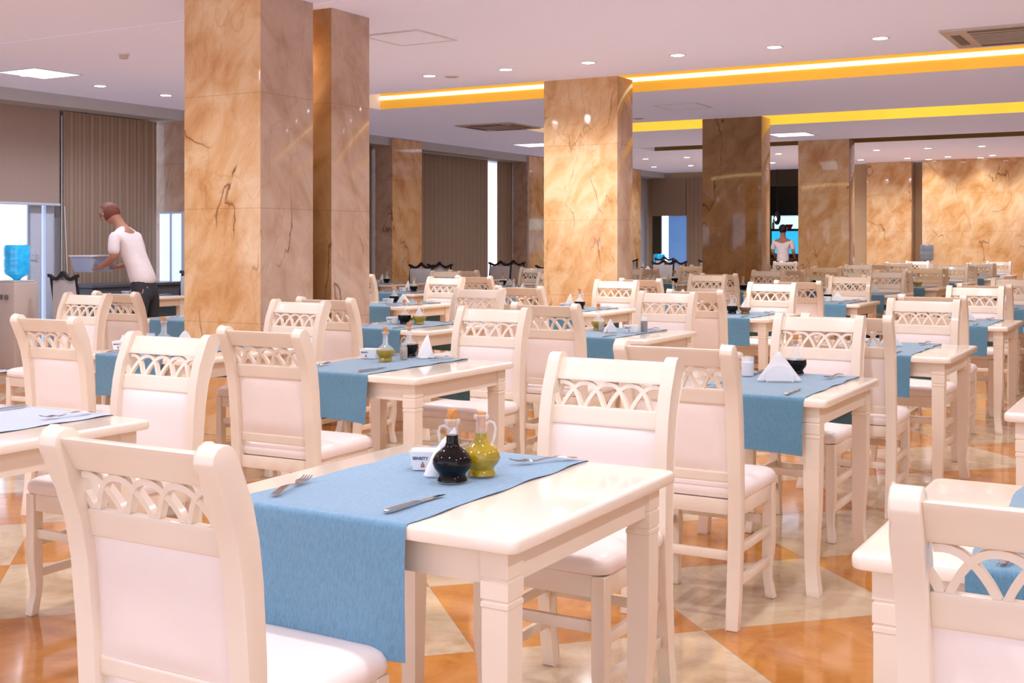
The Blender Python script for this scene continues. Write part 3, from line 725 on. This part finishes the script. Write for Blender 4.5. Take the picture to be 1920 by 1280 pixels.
# luminous square panels
def panel_light(x, y, label, s=.6, on=True):
    t = thing('ceiling_panel', label, 'ceiling panel', (x, y, CEIL))
    h = s / 2
    obj('frame', boxmesh('frame', M['trimw'], (-h - .02, h + .02, -h - .02, -h, -.01, -.0005), (-h - .02, h + .02, h, h + .02, -.01, -.0005), (-h - .02, -h, -h, h, -.01, -.0005), (h, h + .02, -h, h, -.01, -.0005)), t)
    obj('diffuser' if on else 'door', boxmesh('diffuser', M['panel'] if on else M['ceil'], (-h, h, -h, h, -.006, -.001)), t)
panel_light(-10.38, 8.28, 'square luminous ceiling panel above the glass door', .56)
panel_light(-10.3, 18.75, 'square luminous ceiling panel left of the middle pillar', .6)
panel_light(-5.72, 19.0, 'square luminous ceiling panel above the bar opening', .6)
panel_light(-5.85, 8.42, 'square access hatch in the ceiling right of the big pillars', .55, False)
panel_light(-5.75, 14.4, 'square access hatch in the ceiling between the gold coves', .55, False)
def cassette(x, y, label, s=.95):
    t = thing('air_conditioner', label, 'air conditioner', (x, y, CEIL)); h = s / 2
    obj('housing', boxmesh('housing', M['vent'], (-h, h, -h, h, -.02, -.0005), bevel=.006), t)
    g = h * .55
    obj('grille', boxmesh('grille', M['grille'], (-g, g, -g, g, -.024, -.0205)), t)
    bsl = []
    for i in range(9):
        yy = -g + .02 + (2 * g - .04) * i / 8; bsl.append((-g, g, yy - .006, yy + .006, -.03, -.0245))
    obj('grille_slats', boxmesh('slats', M['vent'], *bsl), t)
    for (a, b, c, d_) in ((-g, g, -h + .06, -h + .13), (-g, g, h - .13, h - .06), (-h + .06, -h + .13, -g, g), (h - .13, h - .06, -g, g)):
        obj('louvre', boxmesh('louvre', M['grille'], (a, b, c, d_, -.026, -.0205)), t)
cassette(-1.40, 10.78, 'large square air conditioner cassette at the upper right corner')
cassette(-9.15, 15.5, 'square air conditioner cassette at the left end of second cove')
t = thing('smoke_detector', 'small white smoke detector on the ceiling left of the pillar', 'smoke detector', (-8.63, 7.81, CEIL))
bm = bmesh.new(); lathe(bm, [(0, -.0005), (.055, -.0005), (.055, -.015), (.045, -.02), (0, -.02)], 20); obj('base', fin(bm, 'base', M['trimw'], smooth=True), t)
bm = bmesh.new(); lathe(bm, [(.03, -.0205), (.042, -.0205), (.04, -.045), (.03, -.052), (0, -.053)], 20); obj('head', fin(bm, 'head', M['vent'], smooth=True), t)

# world: bright hazy daylight outside
w = bpy.data.worlds.new('World'); bpy.context.scene.world = w; w.use_nodes = True
bg = w.node_tree.nodes['Background']; bg.inputs['Color'].default_value = (1.0, .94, .97, 1); bg.inputs['Strength'].default_value = 1.5

# ------------------------------------------------------------------ tables, chairs and settings
LINES = {'Z': (-.587, "cropped right-hand line"), 'A': (-2.06, "front table's line"), 'B': (-3.83, 'second line leftward'), 'C': (-5.30, 'third line leftward'), 'D': (-7.28, 'fourth line leftward'), 'E': (-8.80, 'fifth line leftward'), 'F': (-10.75, 'window-side line')}
ROWS = [2.12, 4.48, 6.68, 9.07, 11.5, 13.85, 16.2, 18.6, 21.0, 23.3]
OVR = {('Z', 0): (-.587, 2.32), ('Z', 1): (-.60, 4.5), ('A', 1): (-2.085, 4.52), ('A', 2): (-1.98, 6.50), ('B', 0): (-3.93, 2.04), ('B', 1): (-3.84, 4.35), ('B', 2): (-3.80, 6.77), ('B', 3): (-3.78, 9.10), ('B', 4): (-3.70, 11.65), ('C', 1): (-5.30, 4.45), ('C', 2): (-5.36, 6.70), ('C', 3): (-5.28, 9.1), ('C', 6): (-5.20, 16.2), ('C', 8): (-5.18, 20.95)}
SKIP = {('C', 0), ('D', 0), ('D', 1), ('E', 0), ('E', 1), ('E', 2), ('F', 0), ('F', 1), ('F', 2)}
ORD = ['first', 'second', 'third', 'fourth', 'fifth', 'sixth', 'seventh', 'eighth', 'ninth', 'tenth']
def vis(x, y, z=.75, m=0):
    a = proj(x, y, z); return a[2] > .5 and -m < a[0] < 1920 + m and a[1] < 1280 + m
cnt = {}
tables = {}
rnd = random.Random(3)
for L, (x0, desc) in LINES.items():
    for r in range(10):
        if (L, r) in SKIP: continue
        x, y = OVR.get((L, r), (x0 + rnd.uniform(-.03, .03), ROWS[r] + rnd.uniform(-.05, .05)))
        cx, cy = x + .43, y + .43
        if cy > 24.2: continue
        cor = [vis(cx + a * .43, cy + b * .43) for a in (-1, 1) for b in (-1, 1)]
        if not any(cor): continue
        cnt[L] = cnt.get(L, 0) + 1
        tables[(L, r)] = (cx, cy, cnt[L])
SPEC_T = {('A', 0): 'nearest white square dining table, blue runner, front centre', ('Z', 0): 'white square dining table cropped by the lower right edge', ('B', 0): 'white square dining table cropped by the left edge, runner painted pale for glare'}
SPEC_CH = {('A', 0, 'n'): 'nearest cream lattice-back chair, seen from behind, lower left foreground', ('A', 0, 'f'): 'cream lattice-back chair facing the viewer behind the nearest table',
           ('A', 1, 'n'): 'cream lattice-back chair seen from behind with full legs on the patterned floor', ('Z', 0, 'n'): 'cream lattice-back chair seen from behind, cut by the lower right corner',
           ('B', 0, 'f'): 'cream lattice-back chair facing the viewer behind the left cropped table', ('B', 1, 'n'): 'cream lattice-back chair from behind, left of the blue runner at mid left'}
def near(L, r, cx, cy, n, desc):
    d = proj(cx, cy)[2]; far = d > 13
    zt = TH + .006
    k = ORD[n - 1]
    rr = random.Random(hash_(L, r))
    lab = SPEC_T.get((L, r), 'white square dining table with blue runner, %s in the %s' % (k, desc))
    table(cx, cy, rr.uniform(-.008, .008), lab, None)
    # runner
    rw = {('A', 0): (-.073, 'R0'), ('A', 1): (.095, 0), ('B', 1): (-.085, 1)}.get((L, r), (rr.uniform(-.06, .06), rr.randrange(4)))
    me = runner_mesh(.485, .55, 11) if rw[1] == 'R0' else RUN_GLARE if (L, r) == ('B', 0) else RUN[rw[1]]
    ro = obj('table_runner', me, None, (cx + rw[0], cy, 0)); tag(ro, {('A', 0): 'light blue cloth runner hanging over the nearest table', ('Z', 0): 'blue cloth runner on the table cut by the right edge', ('B', 0): 'blue cloth runner painted pale with glare on the left cropped table'}.get((L, r), 'blue cloth runner on the %s table in the %s' % (k, desc)), 'table runner')
    X0 = cx + rw[0]
    where = 'nearest table' if (L, r) == ('A', 0) else '%s table in the %s' % (k, desc)
    g = None
    if d < 14:
        for (nm, dx, dy, rz, sd) in (('fork', -.185, -.40, -.12, 'near'), ('knife', .165, -.41, .03, 'near'), ('fork', .18, .40, PI - .1, 'far'), ('knife', -.17, .41, PI + .03, 'far')):
            X, Y = X0 + dx + rr.uniform(-.012, .012), cy + dy * 1.0 + rr.uniform(-.012, .012)
            if (L, r) == ('A', 0):
                if nm == 'fork' and sd == 'near': X, Y, rz = -1.866, 2.135, .27
                if nm == 'knife' and sd == 'near': X, Y, rz = -1.540, 2.125, -.05
                if nm == 'fork' and sd == 'far': X, Y, rz = -1.475, 2.915, PI - .62
                if nm == 'knife' and sd == 'far': X, Y, rz = -1.86, 2.975, PI - .03
            if not vis(X, Y): continue
            lb = 'steel %s at the %s side of the %s' % (nm, sd, where)
            if nm == 'fork': tag(obj('fork', FORK, None, (X, Y, zt), rz), lb, 'fork')
            else:
                t = thing('knife', lb, 'knife', (X, Y, zt), rz); obj('handle', KNH, t); obj('blade', KNB, t)
    if not vis(cx, cy, .8, 60): return
    P = lambda dx, dy: (X0 + dx, cy + dy, zt)
    if (L, r) == ('A', 0):
        bottle('v', -1.600, 2.487, zt, PI + YAW - .35, 'dark vinegar bottle with orange cork on the nearest table')
        bottle('o', -1.580, 2.592, zt, YAW - .2, 'golden olive oil bottle with glass handle on the nearest table')
        tray(-1.747, 2.607, zt, .38, 'white SENSITY condiment tray on the nearest table')
        for i in range(5):
            a = .38; dx, dy = -.032 + .016 * i, .004 * (-1) ** i
            o = obj('sugar_packet', PKT, None, (-1.747 + dx * math.cos(a) - dy * math.sin(a), 2.607 + dx * math.sin(a) + dy * math.cos(a), zt + .0065), a + .1); tag(o, 'white sugar packet in the SENSITY tray on the nearest table', 'sugar packet', 'sugar packets in the nearest tray')
        bm = bmesh.new(); rs = []
        for (s, hw, hd) in ((0, .020, .010), (.03, .024, .012), (.07, .024, .011), (.11, .017, .008), (.135, .004, .003)):
            px_, pz_ = .055 * s / .135, s * .88; rs.append([(px_ + hw * math.cos(2 * PI * i / 10) * (1 + .1 * math.cos(6 * PI * i / 5)) - .01, hd * math.sin(2 * PI * i / 10), pz_ + .001 + .006 * math.cos(2 * PI * i / 10) * (s > 0)) for i in range(10)])
        rings(bm, rs); o = obj('folded_napkin', fin(bm, 'folded_napkin', M['paper'], smooth=True), None, (-1.672, 2.522, zt + .001), .35); tag(o, 'white folded napkin leaning behind the dark vinegar bottle', 'napkin')
        return
    if (L, r) == ('B', 1):
        bottle('ol', -3.515, 4.85, zt, 2, 'half-empty olive oil bottle on the mid left table', sc=.95)
        shaker(-3.495, 4.98, zt, .5, 'glass pepper shaker with a carrying loop on the mid left table')
        bottle('vl', -3.545, 5.10, zt, 2, 'dark vinegar bottle behind the pepper shaker, mid left table')
        tray(-3.68, 4.95, zt, .2, 'white condiment tray behind the olive oil bottle, mid left table')
        o = obj('folded_napkin', NAPF, None, (-3.44, 5.09, zt), .3); tag(o, 'tall folded white napkin on the mid left table', 'napkin')
        return
    if (L, r) == ('A', 1):
        jar(-1.74, 5.12, zt, 'glass jar of pinkish packets on the second front-line table', M['shirt'], .085, .028)
        napkin_holder(-1.555, 4.985, zt, .42, 'white round-sided napkin holder on the second front-line table', nlabel='large white triangle of paper napkins on the second front-line table', sc=1.25)
        bottle('vl', -1.575, 5.29, zt, YAW, 'dark vinegar bottle behind the napkin triangle, corked', sc=1.0)
        return
    kd = rr.randrange(3)
    if L in ('Z',): return
    if (L, r) == ('C', 1): kd = 3
    if (L, r) == ('B', 2): kd = 4
    if (L, r) == ('B', 3): kd = 5
    if (L, r) in (('A', 2), ('A', 3)): kd = 2
    farb = far
    if kd == 4:
        bottle('ol', -3.53, 7.31, zt, 2, 'olive oil bottle on the ' + where); shaker(-3.47, 7.23, zt, .5, 'glass pepper shaker on the ' + where)
        napkin_holder(-3.37, 7.16, zt, 1.2, 'white upright napkin holder on the ' + where, nlabel='white napkins on the ' + where, sc=.85)
        tray(-3.25, 7.22, zt, .4, 'white condiment tray on the ' + where); jar(-3.19, 7.30, zt, 'glass jar of dark sauce on the ' + where, M['vinegar'], .10, .024)
    elif kd == 5:
        bottle('vl', -3.37, 9.52, zt, 0, 'dark vinegar bottle on the ' + where); bottle('a', -3.27, 9.56, zt, 0, 'amber vinegar bottle on the ' + where)
        o = obj('folded_napkin', NAPF, None, (-3.31, 9.64, zt), .3); tag(o, 'white folded napkin on the ' + where, 'napkin')
    elif kd == 3:
        tray(-5.16, 4.66, zt, .45, 'white SENSITY condiment tray on the ' + where)
        o = obj('folded_napkin', NAPF, None, (-5.17, 4.665, zt + .0085), .3); o.scale = (.6, .6, .62); tag(o, 'folded napkin standing in the tray on the ' + where, 'napkin')
        bottle('vl', -4.99, 4.80, zt, 2, 'corked vinegar bottle on the ' + where)
        jar(-5.07, 4.78, zt, 'clear glass jar on the ' + where, M['paper'], .085, .024)
        napkin_holder(-4.90, 4.87, zt, .3, 'white napkin holder on the ' + where, nlabel='white napkins on the ' + where)
    elif kd == 0:
        bottle('vl', *P(-.02, .0), 0, 'dark vinegar bottle on the ' + where, far=farb); bottle('ol', *P(.075, .05), 0, 'olive oil bottle on the ' + where, far=farb)
        if d < 20: tray(*P(-.13, .02), .3, 'white condiment tray on the ' + where)
        o = obj('folded_napkin', NAPF, None, P(.02, .11), .3); tag(o, 'white folded napkin on the ' + where, 'napkin')
    elif kd == 1:
        tray(*P(-.08, .0), .3, 'white condiment tray on the ' + where)
        bottle('vl', *P(.05, .03), 0, 'dark vinegar bottle on the ' + where, far=farb)
        o = obj('folded_napkin', NAPF, None, P(-.10, .11), .3); o.scale = (1, 1, 1.1); tag(o, 'white folded napkin on the ' + where, 'napkin')
        bottle('ol', *P(.0, .12), 0, 'olive oil bottle on the ' + where, far=farb)
    else:
        tray(*P(-.05, -.06), .3, 'white condiment tray on the ' + where)
        napkin_holder(*P(.03, .08), .2, 'white napkin holder on the ' + where, nlabel='white napkins on the ' + where, sc=.9)
        bottle('vl', *P(-.08, .08), 0, 'dark vinegar bottle on the ' + where, far=farb)
def hash_(L, r): return ord(L) * 31 + r * 7 + 5
ADJ = {('A', 0, 'n'): (-.085, .01, 0), ('A', 1, 'n'): (.03, .0, 0), ('B', 1, 'n'): (0, 0, .02)}
for (L, r), (cx, cy, n) in tables.items():
    x0, desc = LINES[L]
    near(L, r, cx, cy, n, desc)
for (L, (x0, desc)) in LINES.items():
    for r in range(10):
        if (L, r) in tables: cx, cy, n = tables[(L, r)]; k = ORD[n - 1]
        else:
            if (L, r) == ('C', 0): cx, cy = -4.87, 2.53
            elif (L, r) == ('D', 1): cx, cy = -6.85, 4.9
            else: continue
            n = 0; k = 'unseen leftmost'
        if (L, r) == ('Z', 1): continue
        for s in ('n', 'f'):
            rr = random.Random(hash_(L, r) + (1 if s == 'n' else 2))
            yy = cy - .43 - .225 if s == 'n' else cy + .43 + .235
            xx = cx + rr.uniform(-.025, .025); rz = (0 if s == 'n' else PI) + rr.uniform(-.03, .03)
            if (L, r) != ('A', 0): yy += rr.uniform(-.02, .02)
            a = ADJ.get((L, r, s))
            if a: xx, yy, rz = cx + a[0], yy + a[1], (0 if s == 'n' else PI) + a[2]
            if not (vis(xx - .22, yy, .9) or vis(xx + .22, yy, .9) or vis(xx, yy, .5)): continue
            if n == 0 and s == 'n': continue
            d = proj(xx, yy)[2]
            lab = SPEC_CH.get((L, r, s), 'cream lattice-back chair, %s, at the %s table in the %s' % ('seen from behind' if s == 'n' else 'facing the viewer', k, desc))
            if L == 'F' or (L == 'E' and r >= 6): dark_chair(xx, yy, rz, 'pale cloth chair with black wavy top, %s side of %s table, %s' % ('near' if s == 'n' else 'far', k, desc))
            else: chair(xx, yy, rz, lab, None, far=d > 15.5)

# ------------------------------------------------------------------ water dispensers
def dispenser(x, y, label, mat, top=1.0, rz=0, w=.30):
    t = thing('water_dispenser', label, 'water dispenser', (x, y, 0), rz); h = w / 2
    obj('cabinet', boxmesh('cabinet', M['vent'], (-h, h, -h, h, .02, top - .02), (-h + .02, h - .02, -h + .02, h - .02, top - .02, top), bevel=.012), t)
    obj('tap', boxmesh('tap', M['grille'], (-.06, -.03, -h - .03, -h, top - .2, top - .15), (.03, .06, -h - .03, -h, top - .2, top - .15)), t)
    bm = bmesh.new()
    lathe(bm, [(0, 0), (.03, 0), (.06, .03), (.12, .06), (.135, .10), (.128, .125), (.135, .15), (.135, .21), (.128, .235), (.135, .26), (.135, .34), (.125, .375), (.06, .385), (0, .385)], 28)
    b = obj('water_bottle', fin(bm, 'water_bottle', mat, smooth=True), None, (x, y, top + .001)); tag(b, 'big water bottle on ' + label.replace('white water dispenser', 'the dispenser'), 'water bottle')
dispenser(-10.97, 8.46, 'white water dispenser before the bright glass door', M['bluewater'], .96)
dispenser(px_x(1738, 26.0), 26.0, 'white water dispenser at the marble end wall', M['clearwater'], .94)
dispenser(px_x(1236, 25.9), 25.9, 'white water dispenser beside the far blue doorway', M['bluewater'], .72)

# dark sideboard behind the waiter
t = thing('sideboard', 'dark slate sideboard behind the waiter', 'sideboard', (-11.62, 10.6, 0), R(90))
obj('cabinet', boxmesh('cabinet', M['sideboard'], (-.75, .75, -.22, .22, .0, .82), bevel=.008), t)
obj('counter', boxmesh('counter', M['sideboard'], (-.78, .78, -.25, .25, .82, .86), bevel=.006), t)
for sx in (-.37, .37):
    dd = obj('door', boxmesh('door', M['sideboard'], (sx - .35, sx + .35, -.235, -.221, .12, .78), bevel=.003), t); obj('knob', boxmesh('knob', M['steel'], (sx + .25 * (-1 if sx > 0 else 1) - .01, sx + .25 * (-1 if sx > 0 else 1) + .01, -.25, -.236, .5, .56)), dd)

# ------------------------------------------------------------------ bar at the far end
yb = 29.9
t = thing('bar_counter', 'dark wooden bar counter behind the standing man', 'bar counter', (-7.95, 29.0, 0))
obj('front_panel', boxmesh('front_panel', M['darkwood'], (-1.7, 1.7, -.25, .25, 0, 1.04), bevel=.004), t)
obj('counter_top', boxmesh('counter_top', M['black'], (-1.75, 1.75, -.32, .3, 1.04, 1.09), bevel=.006), t)
t = thing('bar_shelf', 'glowing cyan bar shelving in the far opening', 'bar shelf', (-7.95, 30.2, 0))
obj('lower_back_panel', boxmesh('lower_back', M['cyan'], (-1.7, 1.7, .1, .14, .9, 1.66)), t)
obj('upper_back_panel', boxmesh('upper_back', M['cyanw'], (-1.7, 1.7, .1, .14, 1.72, 2.05)), t)
obj('shelf_board', boxmesh('shelf_board', M['black'], (-1.7, 1.7, -.12, .09, 1.66, 1.72)), t)
obj('canopy', boxmesh('canopy', M['black'], (-1.7, 1.7, -.2, .14, 2.06, 2.28)), t)
bm = bmesh.new(); lathe(bm, [(0, 0), (.05, 0), (.10, .10), (.11, .11), (.09, .11), (.04, .02), (0, .02)], 16)
bwl = obj('bowl', fin(bm, 'bowl', M['red'], smooth=True), None, (px_x(1480, 30.15), 30.15, 1.721)); tag(bwl, 'red bowl on the lit bar shelf', 'bowl')
for i, dx in enumerate((-.55, -.42, .32, .5)):
    bm = bmesh.new(); lathe(bm, [(0, 0), (.035, 0), (.035, .14), (.012, .19), (.012, .25), (0, .25)], 12)
    o = obj('bar_bottle', fin(bm, 'bar_bottle', [M['glass'], M['amber'], M['clearwater'], M['amber']][i], smooth=True), None, (px_x(1480, 30.15) + dx, 30.15, 1.721)); tag(o, 'small bottle on the lit bar shelf', 'bottle', 'bottles on the bar shelf')
t = thing('pendant_lamp', 'oval glass pendant lamp hanging before the bar', 'lamp', (px_x(1457, 27.6), 27.6, 0))
bm = bmesh.new(); tube(bm, [(0, 0, 2.1), (0, 0, 3.1)], .008, 6); obj('cord', fin(bm, 'cord', M['black']), t)
bm = bmesh.new(); lathe(bm, [(0, 1.78), (.045, 1.80), (.075, 1.87), (.085, 1.95), (.07, 2.04), (.03, 2.10), (0, 2.11)], 20); obj('shade', fin(bm, 'shade', M['black'], smooth=True), t)
bm = bmesh.new(); lathe(bm, [(0, 1.86), (.03, 1.89), (.035, 1.94), (.02, 1.98), (0, 1.985)], 12, -.01, -.062); obj('bulb', fin(bm, 'bulb', M['panel'], smooth=True), t)

# ------------------------------------------------------------------ people
def skin_body(name, V, E, mat, parent, root=0, sub=2):
    me = bpy.data.meshes.new(name); me.from_pydata([v[:3] for v in V], E, []); me.update()
    o = bpy.data.objects.new(name, me); C.objects.link(o)
    md = o.modifiers.new('skin', 'SKIN'); md.use_smooth_shade = True; md.branch_smoothing = .6
    for i, v in enumerate(V):
        r = v[3]; me.skin_vertices[0].data[i].radius = (r, v[4] if len(v) > 4 else r); me.skin_vertices[0].data[i].use_root = (i == root)
    s = o.modifiers.new('sub', 'SUBSURF'); s.levels = sub; s.render_levels = sub
    dg = bpy.context.evaluated_depsgraph_get(); bpy.context.view_layer.update()
    m2 = bpy.data.meshes.new_from_object(o.evaluated_get(bpy.context.evaluated_depsgraph_get()))
    bpy.data.objects.remove(o); m2.materials.clear(); m2.materials.append(mat)
    m2.polygons.foreach_set('use_smooth', [True] * len(m2.polygons))
    return obj(name, m2, parent)
def person(x, y, rz, label, lean=0, arms='down', hair='hairblack', sc=1.0):
    t = thing('person', label, 'person', (x, y, 0), rz); t.scale = (sc,) * 3
    ly = lambda z: (z - .95) * math.tan(lean) if z > .95 else 0  # forward is +Y
    hf, hd = (.035, -.055) if arms == 'carry' else (0, 0)
    def s(x_, z_, r, r2=None, dy=0): return (x_, ly(z_) + dy, z_, r) + ((r2,) if r2 else ())
    # body: pelvis, spine, neck, head, arms, legs
    V = [s(0, .95, .105, .08), s(0, 1.15, .105, .085), s(0, 1.36, .15, .10), s(0, 1.48, .065), s(0, 1.55, .058), s(0, 1.62 + hd, .078, .092, .012 + hf), s(0, 1.70 + hd, .075, .088, .008 + hf)]
    E = [(0, 1), (1, 2), (2, 3), (3, 4), (4, 5), (5, 6)]
    for sx in (-1, 1):
        b = len(V)
        if arms == 'carry':
            V += [s(sx * .18, 1.40, .055), (sx * .23, ly(1.2) + .08, 1.17, .043), (sx * .17, ly(1.1) + .32, 1.08, .030), (sx * .14, ly(1.1) + .39, 1.06, .028)]
        else:
            V += [s(sx * .19, 1.40, .055), (sx * .25, ly(1.15) - .0, 1.14, .043), (sx * .22, ly(1.0) + .20, 1.02, .032), (sx * .20, ly(1.0) + .26, 1.01, .030)]
        E += [(2, b), (b, b + 1), (b + 1, b + 2), (b + 2, b + 3)]
        # fingers and thumb
        hx, hy, hz = V[b + 3][:3]
        for kf, (dx, ln) in enumerate(((-.024, .055), (-.008, .065), (.008, .062), (.024, .048))):
            c = len(V); V += [(hx + dx, hy + ln * .7, hz - .004, .010), (hx + dx, hy + ln * 1.15, hz - .022, .008)]; E += [(b + 3, c), (c, c + 1)]
        c = len(V); V += [(hx - sx * .035, hy + .02, hz + .010, .011), (hx - sx * .042, hy + .05, hz + .006, .009)]; E += [(b + 3, c), (c, c + 1)]
        b = len(V); V += [(sx * .095, 0, .86, .092), (sx * .105, .02, .50, .062), (sx * .105, -.01, .28, .052), (sx * .105, -.015, .09, .038), (sx * .11, .10, .04, .040, .03)]
        E += [(0, b), (b, b + 1), (b + 1, b + 2), (b + 2, b + 3), (b + 3, b + 4)]
    skin_body('body', V, E, M['skin'], t)
    # shirt
    V = [s(0, .84, .160, .135), s(0, 1.15, .155, .125), s(0, 1.36, .175, .12), s(0, 1.47, .078)]
    E = [(0, 1), (1, 2), (2, 3)]
    for sx in (-1, 1):
        b = len(V)
        if arms == 'carry': V += [s(sx * .185, 1.40, .072), (sx * .232, ly(1.2) + .075, 1.185, .060)]
        else: V += [s(sx * .20, 1.40, .074), (sx * .247, 0, 1.18, .062)]
        E += [(2, b), (b, b + 1)]
    skin_body('shirt', V, E, M['shirt'], t)
    V = [(0, .01 + ly(1.04), 1.05, .155, .135), (0, 0, .90, .17, .155)]; E = [(0, 1)]
    for sx in (-1, 1):
        b = len(V); V += [(sx * .098, .0, .80, .105), (sx * .107, .02, .50, .078), (sx * .107, -.01, .27, .070), (sx * .107, -.012, .09, .062)]; E += [(1, b), (b, b + 1), (b + 1, b + 2), (b + 2, b + 3)]
    skin_body('trousers', V, E, M['darkcloth'], t)
    # hair cap and face
    hz, hy = 1.665 + hd, ly(1.665) + .01 + hf
    bm = bmesh.new(); bmesh.ops.create_uvsphere(bm, u_segments=20, v_segments=14, radius=1)
    for v in list(bm.verts):
        p = v.co.copy()
        if p.y > .2 and p.z < .3 or p.z < -.82: bm.verts.remove(v); continue
        v.co = Vector((p.x * .097, p.y * .116 - .010 + hy, p.z * .108 + hz + .022))
    obj('hair', fin(bm, 'hair', M[hair], smooth=True), t)
    bm = bmesh.new()
    for sx in (-1, 1): lathe(bm, [(0, 0), (.010, .0), (.010, .006), (0, .008)], 10, sx * .03, hy + .088)
    for v in bm.verts: v.co.z += hz + .004 - 0
    obj('eyes', fin(bm, 'eyes', M['black']), t)
    bm = bmesh.new(); tube(bm, [(0, hy + .090, hz + .01), (0, hy + .106, hz - .02), (0, hy + .096, hz - .032)], [.008, .014, .009], 8); obj('nose', fin(bm, 'nose', M['skin'], smooth=True), t)
    bm = bmesh.new(); tube(bm, [(-.02, hy + .086, hz - .055), (0, hy + .092, hz - .056), (.02, hy + .086, hz - .055)], .005, 6); obj('mouth', fin(bm, 'mouth', M['red'], smooth=True), t)
    bm = bmesh.new()
    for sx in (-1, 1): tube(bm, [(sx * .082, hy, hz + .02), (sx * .092, hy - .008, hz), (sx * .084, hy, hz - .025)], [.010, .014, .008], 6)
    obj('ears', fin(bm, 'ears', M['skin'], smooth=True), t)
    return t
person(px_x(1468, 27.5), 27.5, 0, 'man in white short-sleeved shirt and dark trousers, back to the camera at the bar')
wp = person(-9.63, 9.02, YAW + R(72), 'waiter with reddish hair leaning forward with a pale blue tub, left', lean=R(30), arms='carry', hair='hairred', sc=1.03)
# tub carried by the waiter
a = YAW + R(72); fx, fy = -math.sin(a), math.cos(a)
tx, ty = -9.63 + fx * .66, 9.02 + fy * .66
t = thing('carrying_tub', 'pale blue plastic tub carried by the waiter', 'tub', (tx, ty, 1.05), a)
bm = bmesh.new(); rings(bm, [rrect(0, 0, .36, .24, .03, 0, 4), rrect(0, 0, .42, .30, .035, .17, 4), rrect(0, 0, .40, .28, .03, .17, 4), rrect(0, 0, .34, .22, .03, .01, 4)]); obj('tub_body', fin(bm, 'tub_body', M['tub'], smooth=True), t)
bm = bmesh.new(); rings(bm, [rrect(0, 0, .45, .33, .04, .165, 4), rrect(0, 0, .45, .33, .04, .178, 4), rrect(0, 0, .41, .29, .035, .178, 4), rrect(0, 0, .41, .29, .035, .165, 4)], cap=False); obj('rim', fin(bm, 'rim', M['porcelain'], smooth=True), t)

# ------------------------------------------------------------------ colour
vs = bpy.context.scene.view_settings
vs.view_transform = 'Standard'
try: vs.look = 'None'
except Exception: pass
vs.exposure = .2
vs.use_white_balance = True; vs.white_balance_temperature = 5450; vs.white_balance_tint = 9
bpy.context.scene.cycles.max_bounces = 8
bpy.context.scene.cycles.caustics_reflective = False; bpy.context.scene.cycles.caustics_refractive = False
bpy.context.scene.cycles.sample_clamp_indirect = 4
